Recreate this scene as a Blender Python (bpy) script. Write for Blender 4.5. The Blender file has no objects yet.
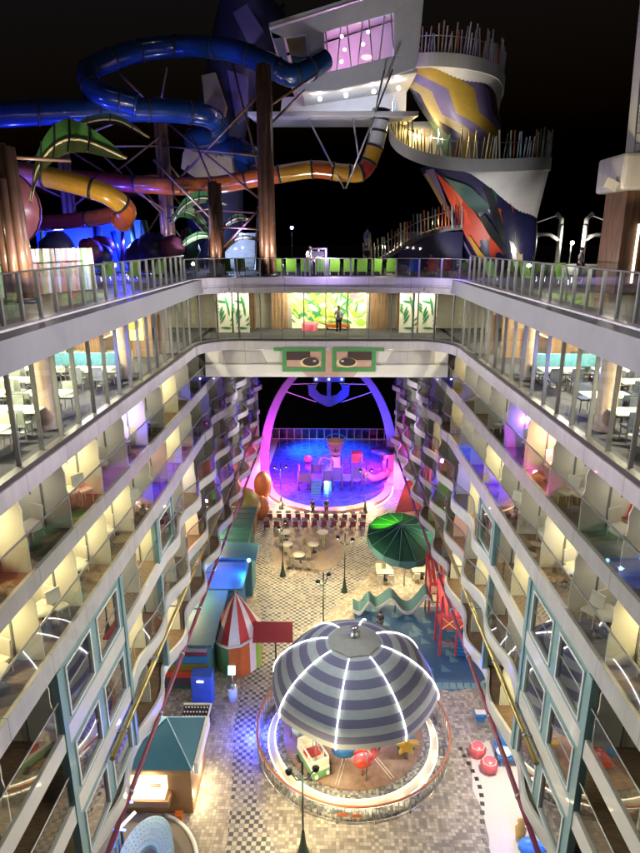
import bpy, math, random
from math import sin, cos, pi, radians
from mathutils import Vector, Matrix
random.seed(11)
S = bpy.context.scene
COL = S.collection
R = radians

# ------------------------------------------------------------------ materials
def _nt(name):
    m = bpy.data.materials.new(name); m.use_nodes = True
    nt = m.node_tree; b = nt.nodes['Principled BSDF']
    return m, nt, b
def mat(name, col, rough=.5, metal=0., noise=.12, scale=3., bump=.0, coat=0., spec=.5):
    m, nt, b = _nt(name)
    N, L = nt.nodes, nt.links
    b.inputs['Roughness'].default_value = rough
    b.inputs['Metallic'].default_value = metal
    b.inputs['Coat Weight'].default_value = coat
    b.inputs['Specular IOR Level'].default_value = spec
    tc = N.new('ShaderNodeTexCoord'); nz = N.new('ShaderNodeTexNoise')
    nz.inputs['Scale'].default_value = scale; nz.inputs['Detail'].default_value = 5
    L.new(tc.outputs['Object'], nz.inputs['Vector'])
    mx = N.new('ShaderNodeMix'); mx.data_type = 'RGBA'
    c = Vector(col)
    mx.inputs[6].default_value = (*(c*(1-noise*1.6)), 1)
    mx.inputs[7].default_value = (*[min(1, v*(1+noise)) for v in col], 1)
    L.new(nz.outputs['Fac'], mx.inputs[0]); L.new(mx.outputs[2], b.inputs['Base Color'])
    rr = N.new('ShaderNodeMapRange'); rr.inputs[3].default_value = max(0.02, rough-.08); rr.inputs[4].default_value = min(1, rough+.12)
    L.new(nz.outputs['Fac'], rr.inputs[0]); L.new(rr.outputs[0], b.inputs['Roughness'])
    if bump:
        bp = N.new('ShaderNodeBump'); bp.inputs['Strength'].default_value = bump; bp.inputs['Distance'].default_value = .02
        L.new(nz.outputs['Fac'], bp.inputs['Height']); L.new(bp.outputs[0], b.inputs['Normal'])
    return m
def emis(name, col, s):
    m, nt, b = _nt(name)
    b.inputs['Base Color'].default_value = (*col, 1)
    b.inputs['Emission Color'].default_value = (*col, 1); b.inputs['Emission Strength'].default_value = s
    return m
def glass(name, tint=(.82, .9, .88), refl=.16, rough=.02):
    m = bpy.data.materials.new(name); m.use_nodes = True
    nt = m.node_tree; N, L = nt.nodes, nt.links
    N.clear()
    o = N.new('ShaderNodeOutputMaterial'); t = N.new('ShaderNodeBsdfTransparent'); g = N.new('ShaderNodeBsdfGlossy')
    mx = N.new('ShaderNodeMixShader'); lw = N.new('ShaderNodeLayerWeight'); lw.inputs[0].default_value = .35
    mr = N.new('ShaderNodeMapRange'); mr.inputs[3].default_value = refl*.5; mr.inputs[4].default_value = min(1, refl*3)
    t.inputs[0].default_value = (*tint, 1); g.inputs['Roughness'].default_value = rough
    L.new(lw.outputs['Facing'], mr.inputs[0]); L.new(mr.outputs[0], mx.inputs[0])
    L.new(t.outputs[0], mx.inputs[1]); L.new(g.outputs[0], mx.inputs[2]); L.new(mx.outputs[0], o.inputs[0])
    return m
def tiles(name, size, cols, checker=None, rough=.55, grout=(.16, .15, .14), dark_ratio=.5):
    """square paver tiles, each its own shade; checker = (dark, light) alternates them"""
    m, nt, b = _nt(name); N, L = nt.nodes, nt.links
    tc = N.new('ShaderNodeTexCoord'); mp = N.new('ShaderNodeVectorMath'); mp.operation = 'SCALE'
    mp.inputs['Scale'].default_value = 1/size; L.new(tc.outputs['Object'], mp.inputs[0])
    fl = N.new('ShaderNodeVectorMath'); fl.operation = 'FLOOR'; L.new(mp.outputs[0], fl.inputs[0])
    fz = N.new('ShaderNodeVectorMath'); fz.operation = 'MULTIPLY'; fz.inputs[1].default_value = (1, 1, 0); L.new(fl.outputs[0], fz.inputs[0])
    wn = N.new('ShaderNodeTexWhiteNoise'); L.new(fz.outputs[0], wn.inputs['Vector'])
    cr = N.new('ShaderNodeValToRGB'); cr.color_ramp.interpolation = 'CONSTANT'
    els = cr.color_ramp.elements
    els[0].color = (*cols[0], 1); els[1].position = 1/len(cols); els[1].color = (*cols[1], 1)
    for i, c in enumerate(cols[2:]):
        e = els.new((i+2)/len(cols)); e.color = (*c, 1)
    L.new(wn.outputs['Value'], cr.inputs[0])
    last = cr.outputs[0]
    if checker:
        ck = N.new('ShaderNodeTexChecker'); ck.inputs['Scale'].default_value = 1
        ad = N.new('ShaderNodeVectorMath'); ad.operation = 'ADD'; ad.inputs[1].default_value = (.5, .5, .5)
        L.new(fz.outputs[0], ad.inputs[0]); L.new(ad.outputs[0], ck.inputs['Vector'])
        mx = N.new('ShaderNodeMix'); mx.data_type = 'RGBA'; L.new(ck.outputs['Fac'], mx.inputs[0])
        L.new(last, mx.inputs[6]); mx.inputs[7].default_value = (*checker, 1); last = mx.outputs[2]
    fr = N.new('ShaderNodeVectorMath'); fr.operation = 'FRACTION'; L.new(mp.outputs[0], fr.inputs[0])
    sp = N.new('ShaderNodeSeparateXYZ'); L.new(fr.outputs[0], sp.inputs[0])
    outs = []
    for k in (0, 1):
        g = N.new('ShaderNodeMath'); g.operation = 'GREATER_THAN'; g.inputs[1].default_value = .06; L.new(sp.outputs[k], g.inputs[0]); outs.append(g)
    mn = N.new('ShaderNodeMath'); mn.operation = 'MULTIPLY'; L.new(outs[0].outputs[0], mn.inputs[0]); L.new(outs[1].outputs[0], mn.inputs[1])
    m2 = N.new('ShaderNodeMix'); m2.data_type = 'RGBA'; L.new(mn.outputs[0], m2.inputs[0]); m2.inputs[6].default_value = (*grout, 1); L.new(last, m2.inputs[7])
    nz = N.new('ShaderNodeTexNoise'); nz.inputs['Scale'].default_value = .6; nz.inputs['Detail'].default_value = 6; L.new(tc.outputs['Object'], nz.inputs['Vector'])
    mr = N.new('ShaderNodeMapRange'); mr.inputs[3].default_value = .52; mr.inputs[4].default_value = 1.28; L.new(nz.outputs['Fac'], mr.inputs[0])
    m3 = N.new('ShaderNodeVectorMath'); m3.operation = 'SCALE'; L.new(m2.outputs[2], m3.inputs[0]); L.new(mr.outputs[0], m3.inputs['Scale'])
    L.new(m3.outputs[0], b.inputs['Base Color'])
    r2 = N.new('ShaderNodeMapRange'); r2.inputs[3].default_value = rough-.2; r2.inputs[4].default_value = rough+.2; L.new(nz.outputs['Fac'], r2.inputs[0]); L.new(r2.outputs[0], b.inputs['Roughness'])
    bp = N.new('ShaderNodeBump'); bp.inputs['Strength'].default_value = .3; bp.inputs['Distance'].default_value = .01; L.new(mn.outputs[0], bp.inputs['Height']); L.new(bp.outputs[0], b.inputs['Normal'])
    return m
def wood(name, a, c, scale=(1, 9, 1), rough=.5):
    m, nt, b = _nt(name); N, L = nt.nodes, nt.links
    tc = N.new('ShaderNodeTexCoord'); mp = N.new('ShaderNodeMapping'); mp.inputs['Scale'].default_value = scale
    nz = N.new('ShaderNodeTexNoise'); nz.inputs['Scale'].default_value = 1.6; nz.inputs['Detail'].default_value = 6
    cr = N.new('ShaderNodeValToRGB'); cr.color_ramp.elements[0].position = .3; cr.color_ramp.elements[1].position = .7
    cr.color_ramp.elements[0].color = (*a, 1); cr.color_ramp.elements[1].color = (*c, 1)
    L.new(tc.outputs['Object'], mp.inputs[0]); L.new(mp.outputs[0], nz.inputs['Vector']); L.new(nz.outputs['Fac'], cr.inputs[0]); L.new(cr.outputs[0], b.inputs['Base Color'])
    b.inputs['Roughness'].default_value = rough
    return m

def panelled(m, pitch=2.4):
    nt = m.node_tree; N, L = nt.nodes, nt.links; b = N['Principled BSDF']; src = b.inputs['Base Color'].links[0].from_socket
    tc = N.new('ShaderNodeTexCoord'); sp_ = N.new('ShaderNodeSeparateXYZ'); L.new(tc.outputs['Object'], sp_.inputs[0]); prev = None
    for k in (0, 1):
        a = N.new('ShaderNodeMath'); a.operation = 'PINGPONG'; a.inputs[1].default_value = pitch/2; L.new(sp_.outputs[k], a.inputs[0])
        g = N.new('ShaderNodeMath'); g.operation = 'GREATER_THAN'; g.inputs[1].default_value = .012; L.new(a.outputs[0], g.inputs[0])
        if prev: q = N.new('ShaderNodeMath'); q.operation = 'MULTIPLY'; L.new(prev, q.inputs[0]); L.new(g.outputs[0], q.inputs[1]); prev = q.outputs[0]
        else: prev = g.outputs[0]
    n2 = N.new('ShaderNodeTexNoise'); n2.inputs['Scale'].default_value = 4; mp = N.new('ShaderNodeMapping'); mp.inputs['Scale'].default_value = (1, 1, .12); L.new(tc.outputs['Object'], mp.inputs[0]); L.new(mp.outputs[0], n2.inputs['Vector'])
    mr = N.new('ShaderNodeMapRange'); mr.inputs[3].default_value = .8; mr.inputs[4].default_value = 1.08; L.new(n2.outputs['Fac'], mr.inputs[0])
    m1 = N.new('ShaderNodeMath'); m1.operation = 'MULTIPLY_ADD'; m1.inputs[1].default_value = .55; m1.inputs[2].default_value = .45; L.new(prev, m1.inputs[0])
    m2 = N.new('ShaderNodeMath'); m2.operation = 'MULTIPLY'; L.new(m1.outputs[0], m2.inputs[0]); L.new(mr.outputs[0], m2.inputs[1])
    v = N.new('ShaderNodeVectorMath'); v.operation = 'SCALE'; L.new(src, v.inputs[0]); L.new(m2.outputs[0], v.inputs['Scale']); L.new(v.outputs[0], b.inputs['Base Color'])
    return m
M = dict(
 fascia=panelled(mat('fascia_paint', (.56, .53, .53), .42, noise=.16, scale=1.4, coat=.15)),
 white=mat('white_paint', (.76, .74, .70), .4, noise=.08, scale=2),
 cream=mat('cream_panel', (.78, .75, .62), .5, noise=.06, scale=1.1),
 ribbon=mat('ribbon_paint', (.72, .69, .64), .35, noise=.1, scale=2, coat=.3),
 teal=mat('teal_panel', (.23, .38, .40), .42, noise=.18, scale=1.3, coat=.2),
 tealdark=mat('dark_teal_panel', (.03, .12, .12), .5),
 frame=mat('window_frame_paint', (.70, .72, .70), .35, noise=.08),
 metal=mat('brushed_steel', (.5, .5, .5), .3, metal=.9),
 darkmetal=mat('dark_metal', (.05, .05, .055), .4, metal=.6),
 mullion=mat('mullion_grey', (.17, .17, .17), .4, metal=.4),
 sill=mat('dark_sill', (.06, .055, .05), .45),
 deckwood=wood('balcony_deck_wood', (.13, .075, .04), (.27, .17, .10), (2, 14, 1)),
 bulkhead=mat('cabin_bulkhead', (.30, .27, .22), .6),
 darkwood=wood('dark_wood', (.06, .028, .015), (.16, .08, .045), (5, 5, .6)),
 brownpipe=mat('brown_pipe_paint', (.19, .10, .065), .4, noise=.3, scale=2.5, coat=.3),
 colwood=wood('column_cladding', (.20, .13, .09), (.42, .30, .21), (4, 4, .5)),
 glass=glass('clear_glass', (.86, .92, .9), .10),
 railglass=glass('balustrade_glass', (.84, .88, .87), .16),
 winglass=glass('cabin_glass', (.35, .42, .45), .42),
 carpet=mat('restaurant_carpet', (.03, .028, .034), .9, noise=.6, scale=6),
 ceilg=mat('ceiling_grey', (.35, .34, .32), .7),
 tabletop=mat('cream_tabletop', (.75, .68, .42), .35, noise=.06),
 chairg=mat('grey_green_fabric', (.20, .22, .18), .8),
 chaird=mat('dark_fabric', (.04, .05, .07), .8),
 balchair=mat('mesh_chair_white', (.6, .56, .46), .5),
 gold=mat('gold_tube', (.52, .40, .16), .28, metal=.75, noise=.2, scale=1),
 magenta=mat('wine_tube', (.28, .05, .09), .3, noise=.3, scale=1, coat=.5),
 blue=mat('slide_blue', (.011, .045, .15), .18, noise=.25, scale=1, coat=.6),
 yellow=mat('slide_yellow', (.62, .34, .04), .22, noise=.15, coat=.6),
 orange=mat('slide_orange', (.55, .13, .025), .22, noise=.15, coat=.6),
 red=mat('slide_red', (.32, .035, .03), .22, noise=.2, coat=.6),
 pinkbowl=mat('slide_pink', (.50, .16, .18), .3, noise=.3, coat=.4),
 swhite=mat('slide_white', (.6, .62, .62), .25, coat=.6),
 seam=mat('seam_dark', (.02, .02, .03), .5),
 leaf=mat('leaf_green', (.075, .22, .05), .5, noise=.35, scale=1.2),
 leafpale=mat('leaf_pale_green', (.28, .38, .14), .5, noise=.25, scale=1.2),
 purple=mat('tower_purple', (.05, .05, .13), .45, noise=.3, scale=.7),
 lilac=mat('panel_lilac', (.22, .17, .36), .4),
 mustard=mat('panel_mustard', (.50, .33, .05), .4),
 sandy=mat('panel_sand', (.48, .38, .20), .5),
 maroon=mat('panel_maroon', (.17, .035, .06), .4),
 coral=mat('panel_coral', (.62, .07, .035), .4),
 navy=mat('panel_navy', (.02, .02, .08), .35, coat=.4),
 blackp=mat('panel_black', (.015, .02, .02), .4),
 seagreen=mat('panel_sea_green', (.05, .12, .11), .4),
 fabricgrey=mat('canopy_grey_fabric', (.40, .44, .47), .75, noise=.1, scale=4, bump=.2),
 fabricpurple=mat('canopy_purple_fabric', (.16, .16, .26), .75, noise=.1, scale=4, bump=.2),
 fabriccap=mat('canopy_cap_fabric', (.33, .33, .30), .75, noise=.1, scale=4, bump=.2),
 redfab=mat('red_fabric', (.50, .045, .035), .7, noise=.12), whitefab=mat('white_fabric', (.72, .68, .62), .7),
 awning=mat('red_awning', (.34, .03, .04), .7),
 pergola=mat('pergola_red_paint', (.50, .045, .06), .45, noise=.15),
 xyellow=mat('yellow_brace_paint', (.8, .62, .2), .45),
 roofblue=mat('roof_blue', (.03, .12, .30), .5, noise=.25, scale=1), roofteal=mat('roof_teal', (.045, .15, .20), .45, noise=.12),
 roofgreen=mat('roof_dark_green', (.02, .085, .075), .5, noise=.3, scale=1), roofslate=mat('roof_slate_teal', (.05, .13, .14), .5, noise=.2),
 olive=mat('roof_olive', (.22, .17, .03), .5), umbgreen=mat('umbrella_green', (.008, .06, .042), .8, noise=.3, scale=1.5, bump=.5, spec=.2),
 umbteal=mat('umbrella_teal', (.06, .17, .18), .65), orangeblob=mat('orange_shell', (.42, .13, .05), .4),
 kiosk=mat('kiosk_brown', (.26, .14, .06), .55, noise=.12, scale=1.5),
 kioskfloor=mat('taupe_platform', (.2, .16, .13), .6),
 pink=mat('pink_paint', (.70, .12, .15), .35, coat=.4), bright=mat('bright_blue_paint', (.03, .18, .5), .4),
 paleblue=mat('pale_blue_paint', (.45, .6, .72), .4), lime=mat('lime_paint', (.25, .45, .06), .4), vangreen=mat('van_green', (.12, .3, .12), .3, coat=.5),
 lounger=mat('lounger_green', (.20, .42, .05), .6), loungerb=mat('lounger_blue', (.04, .1, .5), .6), loungerr=mat('lounger_red', (.6, .05, .03), .6),
 poolblue=mat('pool_deck_blue', (.06, .08, .42), .12, noise=.6, scale=1.6, coat=.8, bump=.6),
 poolrim=mat('pool_rim', (.55, .28, .24), .4), peach=mat('bucket_peach', (.75, .4, .26), .4),
 rust=mat('bucket_rust', (.4, .12, .05), .5), arch=mat('arch_steel', (.24, .22, .26), .35),
 skin=mat('skin', (.5, .3, .2), .6), hair=mat('hair', (.03, .02, .015), .8), jeans=mat('jeans', (.03, .035, .06), .8), shirt=mat('pale_shirt', (.55, .55, .5), .8), dshirt=mat('dark_shirt', (.03, .03, .035), .8), bshirt=mat('blue_shirt', (.15, .2, .4), .8),
 lampgreen=mat('lamp_post_green', (.03, .06, .05), .4, metal=.4),
 carwood=wood('carousel_deck_wood', (.20, .12, .085), (.33, .21, .15), (2, 2, 2)),
 mosaic=tiles('mosaic_grey', .12, [(.2, .2, .19), (.42, .41, .38), (.3, .3, .28), (.12, .12, .12)]),
 stonestep=mat('pale_step', (.62, .58, .48), .5, noise=.12),
 pave=tiles('paver_beige', .17, [(.36, .31, .24), (.46, .40, .31), (.30, .255, .2), (.52, .47, .38), (.40, .34, .27)]),
 pavegrey=tiles('paver_grey', .17, [(.25, .225, .20), (.36, .32, .285), (.44, .395, .345), (.30, .27, .24), (.20, .18, .165)]),
 check=tiles('paver_checker', .21, [(.07, .075, .09), (.14, .14, .155), (.07, .075, .085), (.26, .24, .22)], checker=(.42, .39, .335)),
 cafefloor=wood('cafe_floor_planks', (.27, .2, .16), (.36, .29, .23), (7, 1, 1)),
 palefloor=mat('pale_play_floor', (.55, .51, .49), .5, noise=.1, scale=9),
 bluefloor=mat('blue_play_floor', (.03, .10, .22), .55, noise=.15), tealfloor=mat('teal_play_floor', (.10, .24, .31), .55),
 leaf2=mat('mural_leaf_dark', (.03, .22, .08), .6), leaf3=mat('mural_leaf_lime', (.35, .55, .06), .6), leaf4=mat('mural_yellow', (.8, .65, .15), .6), muralred=mat('mural_pink', (.8, .12, .2), .6),
 muralbg=mat('mural_ground', (.72, .74, .5), .6), curtain=wood('curtain_brown', (.12, .06, .03), (.3, .18, .10), (8, 8, .3)),
 eyeg=mat('mural_spectacle_green', (.08, .28, .09), .5), eyep=mat('mural_skin_pink', (.62, .38, .30), .5), eyed=mat('mural_lid_dark', (.06, .035, .03), .5),
 eyew=mat('mural_eye_yellow', (.85, .75, .4), .5), lightpink=mat('mural_nose', (.58, .42, .36), .5),
 shellblue=mat('shell_blue_grey', (.22, .33, .38), .5),
 foam=mat('plum_tub', (.10, .06, .14), .4),
 panelgrey=mat('grey_panel', (.22, .22, .22), .5),
 E_warm=emis('lamp_warm', (1, .86, .55), 1.2), E_white=emis('led_white', (1, .97, .88), 3.2), E_blue=emis('led_blue', (.05, .08, 1), 6), E_ring=emis('led_ring', (1, .9, .62), 1.5),
 E_sign=emis('sign_light', (1, .85, .5), .75), E_dot=emis('small_lamp', (1, .9, .8), 25), E_green=emis('lamp_green', (.3, 1, .1), 9), E_cyan=emis('screen_cyan', (.3, .9, .8), 2.2),
 E_bluedot=emis('far_blue_lamp', (.25, .35, 1), 30), E_red=emis('neon_red', (1, .08, .1), 4), E_art=emis('lit_art', (.75, .8, .12), 1.6), E_cyn=emis('neon_blue', (.05, .5, 1), 3),
)

# ------------------------------------------------------------------ mesh builder
class MB:
    def __init__(s): s.v = []; s.f = []; s.sm = []
    def quad(s, *p, smooth=False):
        n = len(s.v); s.v += [tuple(q) for q in p]; s.f.append(tuple(range(n, n+len(p)))); s.sm.append(smooth); return s
    def hexa(s, P):      # 8 points: bottom ring 0-3, top ring 4-7
        n = len(s.v); s.v += [tuple(q) for q in P]
        for a in ((3, 2, 1, 0), (4, 5, 6, 7), (0, 1, 5, 4), (1, 2, 6, 5), (2, 3, 7, 6), (3, 0, 4, 7)): s.f.append(tuple(n+i for i in a)); s.sm.append(False)
        return s
    def box(s, c, d, rz=0, rx=0, ry=0):
        m = Matrix.Rotation(rz, 3, 'Z') @ Matrix.Rotation(rx, 3, 'X') @ Matrix.Rotation(ry, 3, 'Y'); c = Vector(c)
        P = [c + m @ Vector((x*d[0]/2, y*d[1]/2, z*d[2]/2)) for z in (-1, 1) for x, y in ((-1, -1), (1, -1), (1, 1), (-1, 1))]
        return s.hexa(P)
    def b2(s, x0, x1, y0, y1, z0, z1): return s.box(((x0+x1)/2, (y0+y1)/2, (z0+z1)/2), (abs(x1-x0), abs(y1-y0), abs(z1-z0)))
    def tube(s, path, r, n=8, closed=False, cap=True):
        P = [Vector(p) for p in path]; k = len(P); rs = r if isinstance(r, (list, tuple)) else [r]*k
        base = len(s.v); up = Vector((0, 0, 1)); prev = None
        for i, p in enumerate(P):
            a = P[(i-1) % k] if (closed or i > 0) else p; b = P[(i+1) % k] if (closed or i < k-1) else p
            t = (b-a).normalized()
            if prev is None:
                u = up if abs(t.z) < .95 else Vector((1, 0, 0)); x = t.cross(u).normalized()
            else: x = (prev - t*prev.dot(t)).normalized()
            prev = x; y = t.cross(x)
            for j in range(n):
                a_ = 2*pi*j/n; s.v.append(tuple(p + (x*cos(a_)+y*sin(a_))*rs[i]))
        m = k if closed else k-1
        for i in range(m):
            for j in range(n):
                a0 = base+i*n+j; a1 = base+i*n+(j+1) % n; b0 = base+((i+1) % k)*n+j; b1 = base+((i+1) % k)*n+(j+1) % n
                s.f.append((a0, a1, b1, b0)); s.sm.append(n > 5)
        if cap and not closed:
            s.f.append(tuple(base+j for j in reversed(range(n)))); s.sm.append(False)
            s.f.append(tuple(base+(k-1)*n+j for j in range(n))); s.sm.append(False)
        return s
    def lathe(s, prof, c=(0, 0, 0), n=24, a0=0, a1=2*pi, sx=1, sy=1):
        base = len(s.v); full = abs(a1-a0-2*pi) < 1e-6; m = n if full else n+1
        for (r, z) in prof:
            for j in range(m):
                a = a0+(a1-a0)*j/n; s.v.append((c[0]+r*cos(a)*sx, c[1]+r*sin(a)*sy, c[2]+z))
        for i in range(len(prof)-1):
            for j in range(n):
                j1 = (j+1) % m
                s.f.append((base+i*m+j, base+i*m+j1, base+(i+1)*m+j1, base+(i+1)*m+j)); s.sm.append(True)
        return s
    def prism(s, poly, z0, z1):
        n = len(poly); b = len(s.v)
        s.v += [(p[0], p[1], z0) for p in poly] + [(p[0], p[1], z1) for p in poly]
        s.f.append(tuple(b+i for i in reversed(range(n)))); s.f.append(tuple(b+n+i for i in range(n))); s.sm += [False, False]
        for i in range(n):
            j = (i+1) % n; s.f.append((b+i, b+j, b+n+j, b+n+i)); s.sm.append(False)
        return s
    def plate(s, pts, off):     # arbitrary 3-d polygon given thickness along off
        n = len(pts); b = len(s.v); o = Vector(off)
        s.v += [tuple(p) for p in pts] + [tuple(Vector(p)+o) for p in pts]
        s.f.append(tuple(b+i for i in reversed(range(n)))); s.f.append(tuple(b+n+i for i in range(n))); s.sm += [False, False]
        for i in range(n):
            j = (i+1) % n; s.f.append((b+i, b+j, b+n+j, b+n+i)); s.sm.append(False)
        return s
    def strip(s, A, B, smooth=False):    # sheet between two polylines
        b = len(s.v); n = len(A); s.v += [tuple(p) for p in A]+[tuple(p) for p in B]
        for i in range(n-1): s.f.append((b+i, b+i+1, b+n+i+1, b+n+i)); s.sm.append(smooth)
        return s
    def band(s, line, d0, d1, z0, z1):   # closed box section swept along a plan line; line(i) -> function of offset
        pass
    def sphere(s, c, r, n=12, m=8, sc=(1, 1, 1)):
        b = len(s.v)
        for i in range(m+1):
            t = pi*i/m
            for j in range(n):
                a = 2*pi*j/n; s.v.append((c[0]+r*sin(t)*cos(a)*sc[0], c[1]+r*sin(t)*sin(a)*sc[1], c[2]+r*cos(t)*sc[2]))
        for i in range(m):
            for j in range(n): s.f.append((b+i*n+j, b+(i+1)*n+j, b+(i+1)*n+(j+1) % n, b+i*n+(j+1) % n)); s.sm.append(True)
        return s
    def section(s, rings):               # quads between successive equal-length rings, capped
        b = len(s.v); n = len(rings[0])
        for r in rings: s.v += [tuple(p) for p in r]
        for i in range(len(rings)-1):
            for j in range(n): s.f.append((b+i*n+j, b+i*n+(j+1) % n, b+(i+1)*n+(j+1) % n, b+(i+1)*n+j)); s.sm.append(False)
        s.f.append(tuple(b+j for j in reversed(range(n)))); s.f.append(tuple(b+(len(rings)-1)*n+j for j in range(n))); s.sm += [False, False]
        return s
    def build(s, name, m, parent=None, loc=(0, 0, 0), bevel=0, label=None):
        me = bpy.data.meshes.new(name); me.from_pydata(s.v, [], s.f); me.update()
        me.polygons.foreach_set('use_smooth', s.sm)
        me.materials.append(M[m] if isinstance(m, str) else m)
        o = bpy.data.objects.new(name, me); COL.objects.link(o)
        if parent:
            o.parent = parent
            o.location = Vector(loc)
        else: o.location = loc
        if bevel:
            b = o.modifiers.new('bevel', 'BEVEL'); b.width = bevel; b.segments = 2; b.limit_method = 'ANGLE'
        if label: o['label'] = label
        return o
def tag(o, label=None, cat=None, group=None, kind=None):
    if label: o['label'] = label
    if cat: o['category'] = cat
    if group: o['group'] = group
    if kind: o['kind'] = kind
    return o
def T(name, label, cat, loc=(0, 0, 0), rz=0, group=None):
    o = bpy.data.objects.new(name, None); COL.objects.link(o); o.location = loc; o.rotation_euler.z = rz; o.empty_display_size = .2
    return tag(o, label, cat, group)
class W:      # a thing whose part meshes are written in world coordinates
    def __init__(s, name, label, cat, loc=(0, 0, 0), group=None):
        s.o = T(name, label, cat, loc, 0, group); s.off = -Vector(loc)
    def add(s, mb, name, m, label=None, bevel=0): return mb.build(name, m, s.o, s.off, bevel, label)
def kids(o): return [c for c in COL.objects if c.parent == o]
_kid = {}
def copy_tree(src, loc, rz=0, label=None, group=None, scale=None):
    if src.name not in _kid: _kid[src.name] = [(c, kids(c)) for c in kids(src)]
    r = src.copy(); COL.objects.link(r); r.location = loc; r.rotation_euler.z = rz
    if scale: r.scale = (scale,)*3
    if label: r['label'] = label
    if group: r['group'] = group
    for c, gs in _kid[src.name]:
        d = c.copy(); COL.objects.link(d); d.parent = r
        for g in gs:
            e = g.copy(); COL.objects.link(e); e.parent = d
    return r
class Proto:    # first place() moves the original, then copies
    def __init__(s, o): s.o = o; s.used = False
    def place(s, loc, rz=0, label=None, group=None):
        if not s.used:
            _kid[s.o.name] = [(c, kids(c)) for c in kids(s.o)]
            s.used = True; s.o.location = loc; s.o.rotation_euler.z = rz
            if label: s.o['label'] = label
            if group: s.o['group'] = group
            return s.o
        return copy_tree(s.o, loc, rz, label, group)
def light(kind, loc, e, col=(1, 1, 1), size=.3, aim=None, spot=None, name='lamp_light', blend=.6):
    l = bpy.data.lights.new(name, kind); l.energy = e; l.color = col
    if kind == 'AREA': l.shape = 'DISK'; l.size = size
    elif kind in ('POINT', 'SPOT'): l.shadow_soft_size = size
    if kind == 'SPOT': l.spot_size = R(spot or 90); l.spot_blend = blend
    o = bpy.data.objects.new(name, l); COL.objects.link(o); o.location = loc
    d = (Vector(aim)-Vector(loc)) if aim else Vector((0, 0, -1))
    o.rotation_euler = d.to_track_quat('-Z', 'Y').to_euler()
    return o

WARM = (1, .84, .5); WHT = (1, .95, .84)
# ================================================================== plan of the walls
def XW(y): return 7.7-.0135*y
TOP, GT, FL = 23.0, 22.1, 19.44
ROWS = [(19.44, 18.85, 99, 0), (16.7, 16.2, 44, 30.), (14.0, 13.35, 34.5, 37.), (11.25, 10.65, 25.2, 27.9), (8.6, 7.97, 19.6, 24.6), (5.85, 5.2, 13.5, 23.4)]
YN, YF = 7.0, 60.0
def wave(row, y):
    _, _, ys, ph = ROWS[row]
    if y < ys: return 0
    k = min(1, (y-ys)/2.0)
    return k*((.21+.0035*(y-20))*sin(2*pi*(y-ph)/4.7) - .05 + .03*sin(2*pi*(y-ph)/3.1+row))
def ys_range(a, b, step):
    n = max(1, int(math.ceil((b-a)/step))); return [a+(b-a)*i/n for i in range(n+1)]
def sweep(mb, s, ys, d0, d1, z0, z1, row=None):   # box section along the side wall
    rings = []
    for y in ys:
        w = wave(row, y) if row is not None else 0
        x = XW(y); o0 = (x+d0+w); o1 = (x+d1+(w if d1 < .5 else 0))
        rings.append([(s*o0, y, z0), (s*o1, y, z0), (s*o1, y, z1), (s*o0, y, z1)] if s > 0 else [(s*o0, y, z1), (s*o1, y, z1), (s*o1, y, z0), (s*o0, y, z0)])
    mb.section(rings)

def loop(d, ya=YN, r=2.3, yb=36.0):
    """plan line round the inner edge: left wall, curved corner, bridge front, corner, right wall, set outward by d"""
    pts = []
    for y in ys_range(ya, yb-r, 2.5): pts.append((-(XW(y)+d), y))
    xc = XW(yb)-r
    for i in range(1, 9):
        a = pi-(pi/2)*i/9; pts.append((-xc+(r+d)*cos(a), yb-r+(r+d)*sin(a)))
    for i in range(11): pts.append((-xc+2*xc*i/10, yb+d))
    for i in range(1, 9):
        a = pi/2-(pi/2)*i/9; pts.append((xc+(r+d)*cos(a), yb-r+(r+d)*sin(a)))
    for y in reversed(ys_range(ya, yb-r, 2.5)): pts.append((XW(y)+d, y))
    return pts
def ring_box(mb, d0, d1, z0, z1, zi=None):
    A, B = loop(d0), loop(d1); zi = z1 if zi is None else zi
    mb.section([[(a[0], a[1], z0), (b[0], b[1], z0), (b[0], b[1], zi), (a[0], a[1], z1)] for a, b in zip(A, B)])
def resample(P, step):
    out = [P[0]]; acc = 0
    for a, b in zip(P, P[1:]):
        a, b = Vector(a), Vector(b); L = (b-a).length; t = step-acc
        while t <= L: out.append(tuple(a+(b-a)*t/L)); t += step
        acc = (acc+L) % step
    return out

# ================================================================== setting
def struct(mb, name, m, loc=(0, 0, 0)): return tag(mb.build(name, m, None, loc), kind='structure')
struct(MB().quad((-3000, -500, -12), (3000, -500, -12), (3000, 5000, -12), (-3000, 5000, -12)), 'sea', mat('sea_water', (.01, .013, .02), .25, noise=.4, scale=.05, bump=.6))
def sheet(poly, z, name, m): return struct(MB().prism(poly, z-.004+.0005, z), name, m)
struct(MB().b2(-10.2, 10.2, 5, 60.5, -.5, 0), 'boardwalk_floor', 'pavegrey')
def G(y, L): return L
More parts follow.
